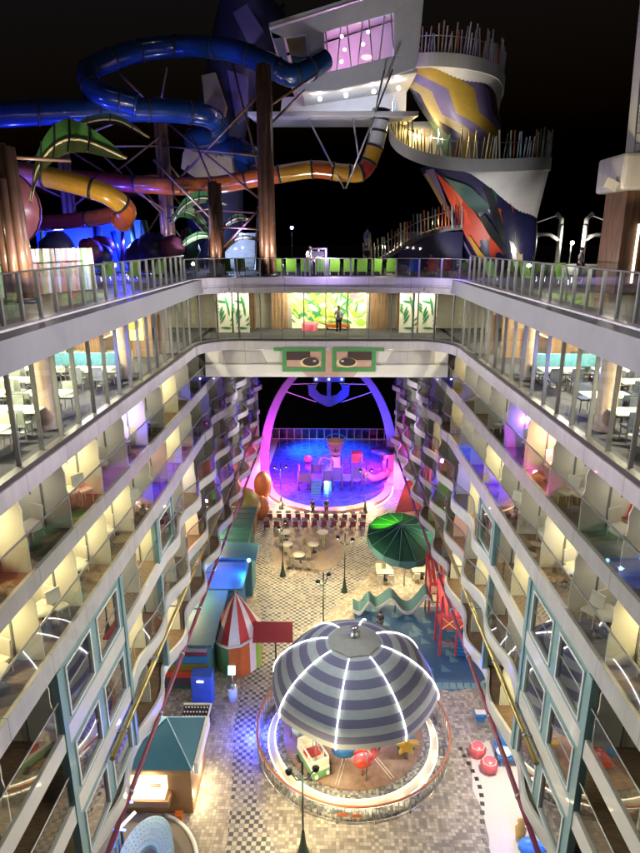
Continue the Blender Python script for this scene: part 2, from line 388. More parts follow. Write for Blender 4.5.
# beige strips and the dark chequered path
sheet([(-5.6, 13), (-3.6, 13), (-3.9, 19.8), (-4.2, 23), (-4.6, 27), (-5.1, 31), (-4.6, 36), (-3.7, 40), (-4.6, 42.5), (-6.2, 42), (-6.8, 36), (-6.9, 29), (-6.2, 24)], .004, 'pavement', 'pave')
path = [(-3.9, 13), (-1.0, 13), (-1.5, 19), (-2.6, 21), (-3.6, 24), (-3.7, 28), (-2.9, 32), (-1.7, 35.5), (.4, 38), (2.2, 41), (3.9, 45), (5.4, 50), (6.6, 55), (7.4, 58.5), (5.9, 58.5), (5.0, 55), (3.8, 51.5), (2.6, 48), (1.4, 45), (-.2, 43), (-2.2, 42.2), (-4.1, 42.6), (-4.9, 45), (-5.2, 50), (-5.0, 54), (-5.6, 58), (-6.9, 58), (-6.5, 52), (-6.3, 46), (-5.6, 41.5), (-4.4, 37), (-4.9, 32), (-4.9, 27), (-4.4, 23), (-4.1, 19)]
sheet(path, .008, 'chequered_pavement', 'check')
sheet([(-1.6, 35), (1.7, 33.2), (1.5, 36.8), (2.2, 38), (7.2, 38), (9.2, 38.2), (9.2, 44), (6.5, 48), (4.6, 46.2), (3.0, 42), (1.2, 38.8), (-.4, 36.8)], .012, 'pavement', 'pave')
cafe = [(-3.9+.0, 42.8)] + [(-1.35+2.9*cos(a), 47.2+4.2*sin(a)) for a in [R(d) for d in range(215, 330, 12)]] + [(3.6, 51.5), (4.3, 54), (3.2, 55), (-5.0, 55), (-4.9, 51.5), (-4.7, 47)]
sheet(cafe, .016, 'cafe_floor', 'cafefloor')
bluez = [(1.9, 38.0), (2.8, 38.9), (4.5, 38.6), (6.5, 38.3), (9.6, 38.6), (9.6, 31), (8.8, 30.2), (7.3, 29.8), (5.6, 30.4), (4.6, 31.6), (3.3, 33.6), (2.2, 35.6)]
sheet(bluez, .014, 'play_floor', 'bluefloor')
tri = MB()
for i in range(46):
    x = random.uniform(2.6, 9.0); y = random.uniform(31.2, 37.8)
    if x < 2.4+(37.8-y)*.55: continue
    h = .7
    tri.prism([(x, y), (x+h*.9, y+.05), (x+.1, y+h)], .0145, .0165+.0002*i)
for i in range(9): tri.prism([(6+i*.42, 29.95+.03*i), (6.42+i*.42, 29.98), (6.5+i*.42, 30.55), (6.0+i*.42, 30.5)], .0145, .0182)
struct(tri, 'play_floor_triangles', 'tealfloor')
pf = [(7.5, 25.6), (7.3, 24.4), (7.05, 23.2), (7.25, 22), (7.2, 20.6), (6.9, 19.5), (6.95, 13), (10, 13), (10, 26.4), (8.8, 26.3)]
sheet(pf, .006, 'pale_play_floor', 'palefloor')
dm = MB()
for i in range(26):
    y = 25.6-i*.46; x = 7.2+.22*sin(y*1.15); dm.box((x, y, .009), (.2, .22, .008), rz=.1*cos(y))
struct(dm, 'play_floor_border', 'blackp')
struct(MB().b2(-26, -6.9, 8, 36.2, 22.2, 22.94).b2(6.9, 26, 8, 36.2, 22.2, 22.94).b2(-26, 26, 36.3, 60, 22.2, 22.94), 'pool_deck', 'panelgrey')
struct(MB().b2(-15, 15, 60.5, 77.2, -.6, .02), 'stern_deck', 'palefloor')
# splash pool
pool = [(-6.3, 77)] + [(-6.6+.3*0, 66)] + [(.2+5.9*cos(a), 60.6+6.3*sin(a)) for a in [R(d) for d in range(182, 360, 10)]] + [(7.2, 66), (7.6, 77)]
struct(MB().prism(pool, .02, .05), 'splash_pool_floor', 'poolblue')
rimW = W('pool_rim_bench', 'low curved coral rim bench glowing round the near edge of the blue splash pool', 'bench', (.2, 54.3, 0))
A = [(.2+5.9*cos(R(d)), 60.6+6.3*sin(R(d))) for d in range(180, 361, 6)]; B = [(.2+6.7*cos(R(d)), 60.6+7.1*sin(R(d))) for d in range(180, 361, 6)]
mb = MB(); mb.section([[(a[0], a[1], .03), (b[0], b[1], .03), (b[0], b[1], .5), (a[0], a[1], .55)] for a, b in zip(A, B)])
rimW.add(mb, 'rim_wall', 'poolrim')
C = [(.2+6.74*cos(R(d)), 60.6+7.14*sin(R(d))) for d in range(180, 361, 6)]
mb = MB(); mb.tube([(c[0], c[1], .12) for c in C], .035, 5); rimW.add(mb, 'led_strip', 'E_ring')

# ================================================================== side facades
bay = 2.6
div_ys = [11.6+bay*i for i in range(19)]
LIT = {-1: {0: [0, 1, 3, 5, 7], 1: [0, 1, 2, 3, 4, 7], 2: [0, 5, 8], 3: [4, 8], 4: [3, 6], 5: []},
        1: {0: [0, 4, 9], 1: [0, 1, 3, 6, 9], 2: [4, 7, 11], 3: [3, 6], 4: [4, 8], 5: []}}
for s in (-1, 1):
    side = 'left' if s < 0 else 'right'
    F = W('balcony_facade', f'{side} wall of stacked cabin balconies with wavy white slab edges and teal framed windows', 'ship facade', (s*9.4, 33, 0))
    # bulkhead behind the balconies and the ground storey wall
    mb = MB(); mb.section([[(s*(XW(y)+1.75), y, 5.2), (s*(XW(y)+2.0), y, 5.2), (s*(XW(y)+2.0), y, 18.86), (s*(XW(y)+1.75), y, 18.86)][::s] for y in (YN, YF)])
    F.add(mb, 'cabin_wall', 'bulkhead')
    mb = MB().b2(s*9.7, s*10.1, YN, YF, 0, 5.2); F.add(mb, 'ground_storey_wall', 'bulkhead')
    mb = MB(); mb.b2(s*6.95, s*18, 60.02, 60.4, 0, 18.8); F.add(mb, 'end_wall', 'fascia')
    doors = MB(); dglass = MB()
    for r in range(5):
        z1 = ROWS[r][1]; z0 = ROWS[r+1][0]
        for y0 in div_ys:
            x = XW(y0+1.3)+1.72
            doors.b2(s*x, s*(x-.05), y0+.5, y0+.56, z0, z1-.15); doors.b2(s*x, s*(x-.05), y0+1.4, y0+1.46, z0, z1-.15); doors.b2(s*x, s*(x-.05), y0+.56, y0+1.4, z1-.22, z1-.15)
            dglass.b2(s*(x+.01), s*(x-.01), y0+.56, y0+1.4, z0+.02, z1-.22)
    F.add(doors, 'door_frames', 'frame'); F.add(dglass, 'cabin_door_glass', 'winglass')
    for r in range(1, 6):
        zt, zb, yw, ph = ROWS[r]
        ys = ys_range(YN, YF, .45) if yw < YF else [YN, YF]
        mb = MB(); rg = []
        for y in ys:
            w = wave(r, y); x = XW(y); zz = zb + (.24*min(1, max(0, (y-27)/16)) if r > 1 else 0); q = [(s*(x+w), y, zz), (s*(x+.14+w), y, zz), (s*(x+.14+w), y, zt+.04), (s*(x+w), y, zt+.04)]
            rg.append(q if s > 0 else q[::-1])
        mb.section(rg); F.add(mb, 'slab_edge', 'ribbon' if r > 2 else 'fascia', bevel=.015)
        mb = MB(); sweep(mb, s, ys, .142, 1.75, zt-.3, zt-.02, r); F.add(mb, 'balcony_floor', 'deckwood')
        # balustrade
        g = MB(); h = MB(); W_ = []
        for y in ys_range(YN, YF, .45): W_.append((y, XW(y)+.06+wave(r, y)*.9))
        if r < 5:
            g.strip([(s*x, y, zt+.06) for y, x in W_], [(s*x, y, zt+1.1) for y, x in W_]); F.add(g, 'balustrade_glass', 'railglass')
            h.tube([(s*x, y, zt+1.12) for y, x in W_], .035, 6); F.add(h, 'handrail', 'metal')
    # fixing line of the top storey band
    # dividers
    for r in range(5):
        z1 = ROWS[r][1]; z0 = ROWS[r+1][0]
        for k, y in enumerate(div_ys):
            if y > 58 or (r == 2 and (14.5 < y < 19.6)) or (r in (3, 4) and y < 19.4): continue
            if r >= 3 and y > 52: continue
            x = XW(y)+.12
            out = [(1.6, z0), (.0, z0), (-.02, z0+.9), (.04, z0+1.35), (.02, z0+1.75), (.10, z0+2.0), (.28, z1-.12), (.55, z1-.01), (1.6, z1-.01)]
            w = wave(r+1, y)*.5
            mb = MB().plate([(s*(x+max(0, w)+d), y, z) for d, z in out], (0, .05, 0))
            d_ = F.add(mb, 'balcony_divider', 'cream' if y < 35 else 'bulkhead')  # far dividers take a darker colour: their unlit look is painted in
            mb = MB().b2(s*(x+.75), s*(x+.81), y-.025, y-.002, z0, z1-.02).b2(s*(x+1.1), s*(x+1.14), y-.03, y-.002, z0+1.1, z0+1.22)
            o = mb.build('divider_trim', 'panelgrey', d_)
    # teal framed window bays
    tb = MB(); wf = MB()
    bays = [(2, [(14.95, 16.85), (17.35, 19.3)], (14.55, 19.75)), (3, [(14.95, 16.85), (17.35, 19.3)], (14.55, 19.75)), (4, [(14.95, 16.85), (17.35, 19.3)], (14.55, 19.75)), (2, [(24.75, 26.7)], (24.3, 27.1))]
    for r, wins, (ya, yb) in bays:
        z0, z1 = ROWS[r+1][0], ROWS[r][1]
        tb = MB()
        edges = [ya]+[e for w in wins for e in w]+[yb]
        for a, b in zip(edges[::2], edges[1::2]): sweep(tb, s, [a, b], .02, .22, z0+.04, z1)
        for a, b in wins:
            sweep(tb, s, [a, b], .02, .22, z0+.04, z0+.2); sweep(tb, s, [a, b], .02, .22, z1-.16, z1)
        F.add(tb, 'window_surround', 'teal')
        for a, b in wins:
            wf = MB(); c0, c1 = z0+.2, z1-.16
            sweep(wf, s, [a, a+.09], -.03, .14, c0, c1); sweep(wf, s, [b-.09, b], -.03, .14, c0, c1)
            sweep(wf, s, [a+.09, b-.09], -.03, .14, c0, c0+.09); sweep(wf, s, [a+.09, b-.09], -.03, .14, c1-.09, c1)
            o = F.add(wf, 'window', 'frame')
            mb = MB(); sweep(mb, s, [a+.09, b-.09], .05, .07, c0+.09, c1-.09); mb.build('pane', 'winglass', o)
    for y, r0, r1 in ((24.45, 2, 3), (27.0, 2, 3), (19.75, 2, 5), (14.55, 2, 5), (24.5, 3, 5)):
        mb = MB(); x = XW(y)
        mb.b2(s*(x-.04), s*(x+.2), y-.13, y+.13, ROWS[r1][0], ROWS[r0][1]); F.add(mb, 'corner_post', 'teal')
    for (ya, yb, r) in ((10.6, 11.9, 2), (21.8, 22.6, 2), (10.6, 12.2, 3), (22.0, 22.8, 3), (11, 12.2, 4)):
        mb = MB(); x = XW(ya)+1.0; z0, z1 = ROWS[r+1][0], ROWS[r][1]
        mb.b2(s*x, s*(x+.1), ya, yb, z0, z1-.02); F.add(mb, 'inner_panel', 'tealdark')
    # sloping tubes that follow the slab edges
    for z, y0, y1, m, nm in ((8.02, 16.8, 58, 'gold', 'gold_tube'), (5.25, 12, 58, 'magenta', 'wine_tube')):
        mb = MB(); mb.tube([(s*(XW(y)-.24), y, z) for y in (y0, y1)], .10, 10); t = F.add(mb, nm, m)
        mb = MB()
        for y in range(18, 58, 4): mb.tube([(s*(XW(y)-.24), y-.06, z), (s*(XW(y)-.24), y+.06, z)], .13, 8); mb.b2(s*(XW(y)-.1), s*(XW(y)+.2), y-.03, y+.03, z-.03, z+.03)
        mb.build('tube_clamp', 'metal', t)
    # added weak fill for the unlit bays, then lamps on the balcony ceilings
    for r in range(4):
        for k in range(9):
            if k in LIT[s][r] or (r > 1 and k < 3): continue
            y = div_ys[k]-.85; x = XW(y)+1.3
            light('AREA', (s*x, y, ROWS[r][1]-.06), 5, (1, .92, .78), .3, name='balcony_fill')
    for r, ks in LIT[s].items():
        if r > 4: continue
        z1 = ROWS[r][1]
        for k in ks:
            y = div_ys[k]-.85 if k < len(div_ys) else 0
            x = XW(y)+1.35
            light('AREA', (s*x, y, z1-.06), 24, (1, .86, .47), .35, aim=(s*(x-.15), y+.3, z1-2), name='balcony_lamp')
    # shop lights under the overhang
    for y, c, e in ((16, WARM, 60), (24, (1, .9, .7), 60), (34, WARM, 90), (43, WARM, 90), (52, (1, .6, .4), 60)):
        light('AREA', (s*8.6, y, 5.0), e, c, .5, name='shop_lamp')

# coloured glow added along the balconies in place of reflections in the glass
for s, y, z, c, e in ((-1, 21.6, 20.9, (.1, .1, 1), 110), (1, 20.5, 20.9, (.1, .1, 1), 80), (-1, 23.4, 17.9, (.1, .05, 1), 60), (1, 24.5, 17.9, (.15, .05, 1), 60), (1, 21.3, 17.6, (1, .05, .15), 25), (-1, 25, 15.1, (1, .08, .12), 15),
                      (-1, 30, 12.4, (.15, .1, 1), 35), (1, 31, 12.4, (.15, .1, 1), 35), (-1, 36, 15.3, (.1, .1, 1), 35), (1, 30, 9.6, (1, .1, .1), 25), (-1, 31, 9.6, (1, .12, .08), 30), (1, 36, 9.6, (.3, 1, .1), 18), (1, 17.5, 14.9, (.1, .2, 1), 10), (-1, 40, 9, (.2, .1, 1), 30), (1, 40, 9, (.2, .1, 1), 30), (1, 38, 6.9, (.5, 1, .1), 20), (-1, 46, 12.5, (.25, .1, 1), 50), (1, 46, 12.3, (.2, .1, 1), 50), (-1, 52, 9.5, (.5, .1, 1), 60), (1, 52, 9.5, (.9, .1, .8), 60), (-1, 47, 6.9, (1, .2, .3), 40), (1, 44, 7, (.3, .2, 1), 50), (-1, 56, 6.8, (1, .1, .5), 70), (1, 57, 6.8, (.8, .1, 1), 70), (-1, 41, 15, (.2, .1, 1), 30), (1, 41, 15, (.2, .1, 1), 30), (-1, 56, 12, (.4, .1, 1), 60), (1, 56, 12, (.3, .1, 1), 60)):
    light('POINT', (s*(XW(y)+.9), y, z), e*.6, c, .08, name='coloured_glow_fill')

# ================================================================== glazed restaurant ring
Gal = W('glazed_restaurant', 'glass walled restaurant storey running round the opening and across the bridge', 'restaurant', (0, 38, FL))
mb = MB(); ring_box(mb, -.02, .35, GT+.32, TOP, TOP-.0); Gal.add(mb, 'roof_fascia', 'fascia', bevel=.03)
mb = MB(); ring_box(mb, -.05, -.021, GT+.36, GT+.385); ring_box(mb, -.05, -.021, GT+.47, GT+.485); Gal.add(mb, 'fascia_groove_trim', 'mullion')
for s in (-1, 1):
    for y in range(10, 34, 3):
        x = XW(y); mb = MB().plate([(s*(x-.06), y-.45, GT+.66), (s*(x-.06), y+.35, GT+.66), (s*(x-.06), y+.55, GT+.73), (s*(x-.06), y+.35, GT+.80), (s*(x-.06), y-.45, GT+.80)], (s*.035, 0, 0)); Gal.add(mb, 'vent_shade', 'mullion')  # dark plate colour stands in for the shade inside each slot
mb = MB(); ring_box(mb, .10, .38, GT+.16, GT+.318); Gal.add(mb, 'roof_moulding', 'fascia')
mb = MB(); ring_box(mb, .18, .42, GT, GT+.158); Gal.add(mb, 'head_rail', 'fascia')
mb = MB(); ring_box(mb, -.02, .16, 18.85, 19.36); Gal.add(mb, 'lower_fascia', 'fascia', bevel=.03)
mb = MB(); ring_box(mb, .05, .30, 19.362, 19.5); Gal.add(mb, 'window_sill', 'sill')
mb = MB(); P = loop(.26); mb.strip([(x, y, 19.5) for x, y in P], [(x, y, GT) for x, y in P]); Gal.add(mb, 'window_glass', 'glass')
Pm = resample(loop(.24), 1.27)
for (x, y) in Pm:
    mb = MB(); nx = math.atan2(x, 1) if y < 35.5 else 0
    a = 0 if (y < 33.5) else math.atan2(abs(x)-(XW(36)-2.3), max(.01, y-33.7)) if abs(x) > XW(36)-2.3 else pi/2
    rz = 0 if y < 33.5 else (pi/2 if abs(x) <= XW(36)-2.3 else (pi/2-a)*(-1 if x < 0 else 1)*-1+0)
    mb.box((x, y, (19.5+GT)/2), (.12, .06, GT-19.5), rz=rz if y < 33.5 or abs(x) <= XW(36)-2.3 else (pi/4 if x > 0 else -pi/4))
    Gal.add(mb, 'mullion', 'mullion')
mb = MB()
mb.b2(-20, -XW(20)-.3, YN, 43.5, FL-.35, FL).b2(XW(20)+.3, 20, YN, 43.5, FL-.35, FL).b2(-XW(36)-.2, XW(36)+.2, 36.3, 43.5, FL-.35, FL-.0)
Gal.add(mb, 'restaurant_floor', 'carpet')
mb = MB(); mb.b2(-20, -8.15, YN, 43.5, GT+.02, GT+.09).b2(8.15, 20, YN, 43.5, GT+.02, GT+.09).b2(-7.3, 7.3, 36.5, 43.5, GT+.02, GT+.09); Gal.add(mb, 'restaurant_ceiling', 'ceilg')
for s in (-1, 1):
    mb = MB().b2(s*16.5, s*16.7, YN, 43.5, FL, GT); Gal.add(mb, 'inner_wall', 'darkwood')
    for y in (13.2, 18.2, 25.5, 31.5):
        mb = MB().lathe([(.33, FL), (.30, FL+.1), (.30, GT)], (s*(XW(y)+1.1), y, 0), 14); Gal.add(mb, 'column', 'colwood')
        mb = MB().lathe([(.33, FL), (.30, FL+.1), (.30, GT)], (s*(XW(y)+5.2), y+1.2, 0), 12); Gal.add(mb, 'column', 'colwood')
    # partitions near the corner
    mb = MB().b2(s*9.6, s*9.75, 26.5, 30.0, FL, FL+1.5).b2(s*8.6, s*12.5, 30.3, 30.42, FL, GT-.5); Gal.add(mb, 'partition', 'curtain')
    mb = MB().b2(s*8.4, s*13.5, 24.6, 24.7, FL+.7, FL+1.2); Gal.add(mb, 'booth_back', 'roofteal')
    for i, y in enumerate((12, 16, 20, 24, 28, 32.5)):
        for x in (9.6, 12.8):
            light('AREA', (s*x, y, GT-.03), 240 if i < 4 else 190, (1, .90, .62), .5, name='restaurant_downlight')
            mb = MB().lathe([(0, 0), (.2, 0)], (s*x, y, GT-.02), 12)
    # ceiling light strips
    for y in (11, 14, 17, 20, 23, 26, 29):
        mb = MB().b2(s*9, s*12, y-.04, y+.04, GT-.04, GT); Gal.add(mb, 'ceiling_light', 'E_ring')
# bridge interior
mb = MB().b2(-12.5, 12.5, 41.0, 41.2, FL, GT); Gal.add(mb, 'bridge_back_wall', 'bulkhead')
mb = MB().b2(-7.2, 7.2, 43.0, 43.2, 17.2, 22.3); Gal.add(mb, 'bridge_rear_wall', 'fascia')
def leafpoly(c, ang, L, w, n=7):
    pts = []
    for i in range(n+1): t = i/n; pts.append((t*L, w*sin(pi*t)**.8))
    for i in range(n-1, 0, -1): t = i/n; pts.append((t*L, -w*sin(pi*t)**.8))
    return [(c[0]+x*cos(ang)-z*sin(ang), c[1]+x*sin(ang)+z*cos(ang)) for x, z in pts]
mu = W('leaf_mural', 'brightly lit mural of tropical leaves and a pink flower on the bridge back wall', 'mural', (.3, 40.9, FL))
mb = MB().b2(-2.3, 2.6, 40.9, 40.96, FL, GT-.05); mu.add(mb, 'mural_board', 'muralbg')
rnd = random.Random(4); dy = 0
for col, n, w in (('leaf3', 18, .24), ('leaf2', 16, .13), ('whitefab', 16, .045), ('leafpale', 14, .14), ('leaf2', 18, .07), ('muralred', 4, .18), ('leaf3', 12, .08)):
    mb = MB(); dy += 1
    for i in range(n):
        cx_, cz_ = rnd.uniform(-2.1, 2.3), rnd.uniform(FL+.3, GT-.5); an = rnd.uniform(-.4, 2.6)
        if col == 'muralred': cx_, cz_, an = 1.55+.15*i, GT-.75, 1.1+.45*i
        P = leafpoly((cx_, cz_), an, rnd.uniform(.6, 1.1) if col != 'muralred' else .6, w)
        P = [(min(2.58, max(-2.28, x)), min(GT-.07, max(FL+.02, z))) for x, z in P]
        yy = 40.895-.008*dy-.0004*i
        mb.plate([(x, yy, z) for x, z in P], (0, .003, 0))
    mu.add(mb, 'painted_leaves', col)
for x0, x1, nm in ((-3.6, -2.5, 1), (2.8, 4.0, 1), (-5.0, -4.6, 0), (4.5, 4.9, 0)):
    mb = MB()
    for i in range(int((x1-x0)/.12)): mb.b2(x0+i*.12, x0+i*.12+.1, 40.6+.04*(i % 2), 40.75, FL, GT)
    Gal.add(mb, 'curtain', 'curtain')
for s, cxs in ((-1, (-6.4, -5.4)), (1, (5.1, 6.3))):
    for cxx in cxs:
        p = W('palm_panel', f'{"outer" if abs(cxx) > 6 else "inner"} pale panel with dark palm leaf at the {"left" if s < 0 else "right"} bridge corner', 'mural', (cxx, 38.9, FL))
        mb = MB().b2(cxx-.55, cxx+.55, 38.9, 38.95, FL, GT-.05); p.add(mb, 'panel', 'cream')
        mb = MB()
        for i in range(13):
            t = i/12; a = pi/2+(t-.5)*2.6
            mb.plate([(max(cxx-.54, min(cxx+.54, x)), 38.885-.002*i, max(FL+.05, min(GT-.1, z))) for x, z in leafpoly((cxx-.3+.6*(i%2), FL+.3+1.7*t*(1 if i%2 else .8)), a+.3*(i%3-1), .75, .07, 5)], (0, .004, 0))
        p.add(mb, 'palm_leaf', 'leaf2')
b1 = W('bench', 'pink round pouf on the lit bridge floor by the leaf mural', 'pouf', (-1.1, 40, FL)); b1.add(MB().lathe([(0, .5), (.45, .5), (.5, .4), (.5, 0)], (-1.1, 40, FL), 16), 'cushion', 'muralred')
b1 = W('bench', 'low orange bench on the bridge floor beneath the leaf mural', 'bench', (.6, 40.1, FL)); b1.add(MB().b2(-.1, 1.5, 39.9, 40.4, FL+.15, FL+.42), 'seat', 'orange', bevel=.04); b1.add(MB().b2(.0, .1, 40, 40.3, FL, FL+.15).b2(1.3, 1.4, 40, 40.3, FL, FL+.15), 'leg', 'darkmetal')
for x in (-2.2, 0, 2.2): light('AREA', (x, 39.6, GT-.05), 75, (1, .9, .6), .6, aim=(x, 41, FL+.8), name='mural_lamp')
for x in (-8.4, 8.4, -4.3, 4.3, -6, 6, -2, 2): light('AREA', (x, 38.4, GT-.05), 30, (1, .9, .65), .4, name='bridge_lamp')

# bridge beam with the painted eyes
Be = W('bridge_beam', 'pale deep beam under the glazed bridge carrying a painted pair of eyes', 'bridge', (0, 39, 17.2))
Be.add(MB().b2(-XW(36)-.0, XW(36)+.0, 36.15, 42.9, 17.2, 18.849), 'beam', 'white', bevel=.02)
Be.add(MB().b2(-XW(36)-.0, XW(36)+.0, 36.02, 36.149, 17.2, 17.95), 'lower_lip', 'white', bevel=.02)
for s in (-1, 1): Be.add(MB().plate([(s*3.5, 36.14, 18.0), (s*6.4, 36.14, 18.0), (s*6.4, 36.14, 18.72), (s*3.9, 36.14, 18.72)], (0, -.03, 0)), 'raised_panel', 'fascia')
ey = W('eyes_mural', 'painted eyes in a square green spectacle frame on the bridge beam', 'mural', (0, 36, 17.2))
Yf = 36.0
def rect(mb, x0, x1, z0, z1, y0=Yf, th=.05): return mb.b2(x0, x1, y0-th, y0, z0, z1)
mb = MB()
ey.add(rect(MB(), -2.45, 2.75, 17.62, 19.04-.2, Yf-.001, .03), 'pink_ground', 'eyep')
mb = MB()
for x0, x1 in ((-2.6, -.05), (.35, 2.9)):
    rect(mb, x0, x1, 18.76, 18.98, Yf-.032); rect(mb, x0, x1, 17.55, 17.8, Yf-.032); rect(mb, x0, x0+.24, 17.8, 18.76, Yf-.032); rect(mb, x1-.24, x1, 17.8, 18.76, Yf-.032)
rect(mb, -3.1, -2.6, 18.78, 18.96, Yf-.03); rect(mb, 2.9, 3.4, 18.78, 18.96, Yf-.03)
ey.add(mb, 'spectacle_frame', 'eyeg')
mb = MB(); rect(mb, -2.36, -.95, 18.25, 18.76, Yf-.04, .03); rect(mb, 1.25, 2.66, 18.25, 18.76, Yf-.04, .03); ey.add(mb, 'dark_eyelid', 'eyed')
for s, cx_ in ((-1, -.95), (1, 1.2)):
    el = [(cx_+.62*cos(a), 18.1+.30*sin(a)+(.0)) for a in [2*pi*i/20 for i in range(20)]]
    o = ey.add(MB().plate([(x, Yf-.075, z) for x, z in el], (0, .02, 0)), 'eye', 'eyew')
    MB().plate([(cx_+(x-cx_)*.8+.04, Yf-.095, 18.14+(z-18.1)*.82) for x, z in el], (0, .018, 0)).build('iris', 'eyed', o)
    MB().plate([(cx_-s*.25+.1*cos(a), Yf-.12, 18.2+.06*sin(a)) for a in [2*pi*i/10 for i in range(10)]], (0, .018, 0)).build('glint', 'whitefab', o)
ey.add(MB().plate([(-1.5, Yf-.03, 17.6), (1.9, Yf-.03, 17.6), (1.6, Yf-.03, 17.22), (-1.1, Yf-.03, 17.22)], (0, .025, 0)), 'nose', 'lightpink')
ey.add(MB().plate([(-.45, Yf-.05, 18.6), (.75, Yf-.05, 18.6), (.75, Yf-.05, 17.3), (-.45, Yf-.05, 17.3)], (0, .015, 0)), 'nose_bridge', 'eyep')

# ================================================================== pool deck railings
def railing(pts, label, step=1.2, m='railglass', h=1.2, zb=TOP):
    r = W('glass_railing', label, 'railing', (pts[len(pts)//2][0], pts[len(pts)//2][1], zb))
    mb = MB().strip([(x, y, zb+.06) for x, y in pts], [(x, y, zb+h) for x, y in pts]); r.add(mb, 'glass_panel', m)
    mb = MB().tube([(x, y, zb+h+.03) for x, y in pts], .03, 6); r.add(mb, 'top_rail', 'metal')
    for x, y in resample(pts, step):
        mb = MB().box((x, y, zb+h/2), (.09, .09, h)); r.add(mb, 'post', 'metal')
L_ = loop(.32); n = len(L_)
left = [p for p in L_ if p[0] < 0 and p[1] < 34]; right = [p for p in L_ if p[0] > 0 and p[1] < 34]; mid = [p for p in L_ if p[1] >= 33.6]
railing(left, 'glass railing with upright posts along the left pool deck edge', 1.0)
railing(right, 'glass railing with upright posts along the right pool deck edge', 1.0)
railing(mid, 'glass railing across the bridge in front of the green loungers', 1.3, h=1.0)
# colourful slat fence on the left and posts behind the railings
sf = W('slat_fence', 'fence of multicoloured vertical slats on the left pool deck behind the railing', 'fence', (-12, 24, TOP))
rn = random.Random(3)
for i in range(34):
    t = i/33; x, y = -11.9+1.9*t, 21.9+5.2*t
    mb = MB().box((x, y, TOP+.85), (.14, .05, 1.7), rz=1.0, ry=rn.uniform(-.05, .05)); sf.add(mb, 'slat', rn.choice(['swhite', 'swhite', 'yellow', 'lime', 'paleblue', 'pinkbowl', 'orange', 'leafpale']))
sf.add(MB().tube([(-11.95, 22.0, TOP+.4), (-10.05, 27.2, TOP+.4)], .03, 5).tube([(-11.95, 22.0, TOP+1.3), (-10.05, 27.2, TOP+1.3)], .03, 5), 'fence_rail', 'metal')

# ================================================================== slide support columns
def pile(label, x, y, z1, n=6, rr=.17, sp=.36, group='clustered brown columns carrying the slides', dz=None):
    p = W('slide_column', label, 'column', (x, y, TOP), group)
    for i in range(n):
        a = 2*pi*i/n+.4
        top = z1-(i % 3)*(1.2 if z1 > 28 else .5)
        p.add(MB().tube([(x+sp*cos(a), y+sp*sin(a), TOP), (x+sp*cos(a)*.75, y+sp*sin(a)*.75, top)], rr, 10), 'pipe', 'brownpipe')
    p.add(MB().tube([(x, y, TOP), (x, y, z1+.1)], rr*1.1, 10), 'core_pipe', 'brownpipe')
    p.add(MB().lathe([(sp+rr+.15, 0), (sp+rr+.15, .12), (0, .12)], (x, y, TOP), 16), 'base_plate', 'darkmetal')
    return p
pile('tall clustered brown column on the bridge deck right of the others', -3.5, 37.9, 34.2)
pile('clustered brown column rising under the end of the blue slide', -11.0, 44.5, 33.9)
pile('shorter clustered brown column between two taller ones behind the bridge railing', -6.6, 38.3, 28.2, 5)
pile('thick brown column at the far left of the pool deck beside the slat fence', -10.5, 21.5, 27.9, 7, .15, .38)
pile('dark brown column far behind the green leaf', -17.5, 44, 32, 5)
pile('second brown column just left of the thick one', -12.3, 22.6, 27.9, 5, .13, .3)
tr = W('slide_truss', 'criss-cross brown steel braces between the slide columns', 'truss', (-7, 40, 28))
def brace(a, b, r=.07): tr.add(MB().tube([a, b], r, 6), 'brace', 'brownpipe')
for a, b in (((-11, 44.3, 31.0), (-3.6, 38, 29.6)), ((-11, 44.3, 28), (-3.5, 38, 33)), ((-11, 44.3, 32.8), (-3.5, 38, 27.0)), ((-11, 44.3, 27.2), (-3.5, 38, 26.5)), ((-11, 44.3, 31), (-15, 43, 30.8)), ((-15, 43, 30.8), (-11, 44.3, 26.5)),
             ((-11, 44.3, 25.2), (-17.5, 44, 25.6)), ((-6.6, 38.3, 25.8), (-3.5, 38, 25.6)), ((-3.5, 38, 32), (-.6, 39, 34)), ((-3.5, 38, 31), (-1.4, 42, 33.8)), ((-11, 44.3, 33), (-10, 43, 35.3)), ((-11, 44.3, 33), (-13, 43, 35)), ((-5.6, 41, 35), (-3.7, 38, 28)), ((-17.5, 44, 31), (-11, 44, 27)), ((-17.5, 44, 27), (-11, 44, 31.5)), ((-6.6, 38.3, 28), (-8.5, 42, 31.4)),
             ((-12.3, 22.6, 27.8), (-9.0, 23.4, 27.7)), ((-11, 44.3, 26.4), (-6.6, 38.4, 26.9)), ((-17.5, 44, 29), (-11, 44.3, 29.2)), ((-17.5, 44, 27.6), (-24, 42, 31)), ((-17.5, 44, 31.5), (-24, 43, 27)), ((-11, 44.3, 30.4), (-9.5, 47, 28)), ((-11, 44.3, 28.6), (-6.6, 38.4, 24.6)), ((-12.3, 22.6, 26.6), (-15.5, 26, 28.2)), ((-9.4, 36, 29.2), (-6.6, 38.3, 26)), ((-11, 44.3, 33.4), (-15, 42, 31.4)), ((-14, 46, 30), (-9.6, 46, 24)), ((-14, 46, 24), (-9.6, 46, 30)), ((-3.5, 38, 27.2), (-6.6, 38.4, 24.2))): brace(a, b)
st = W('pod_strut', 'thin steel struts hanging the curved slide below the white pod', 'strut', (1, 42, 30))
for a, b in (((3.9, 41.5, 34.8), (1.2, 42.5, 28.2)), ((-1.2, 42.5, 32.3), (1.1, 42.5, 28.2)), ((1.6, 42.5, 32.3), (2.0, 42.5, 30)), ((3.4, 41.5, 34.8), (2.6, 42.5, 31))): st.add(MB().tube([a, b], .06, 6), 'strut_rod', 'metal')

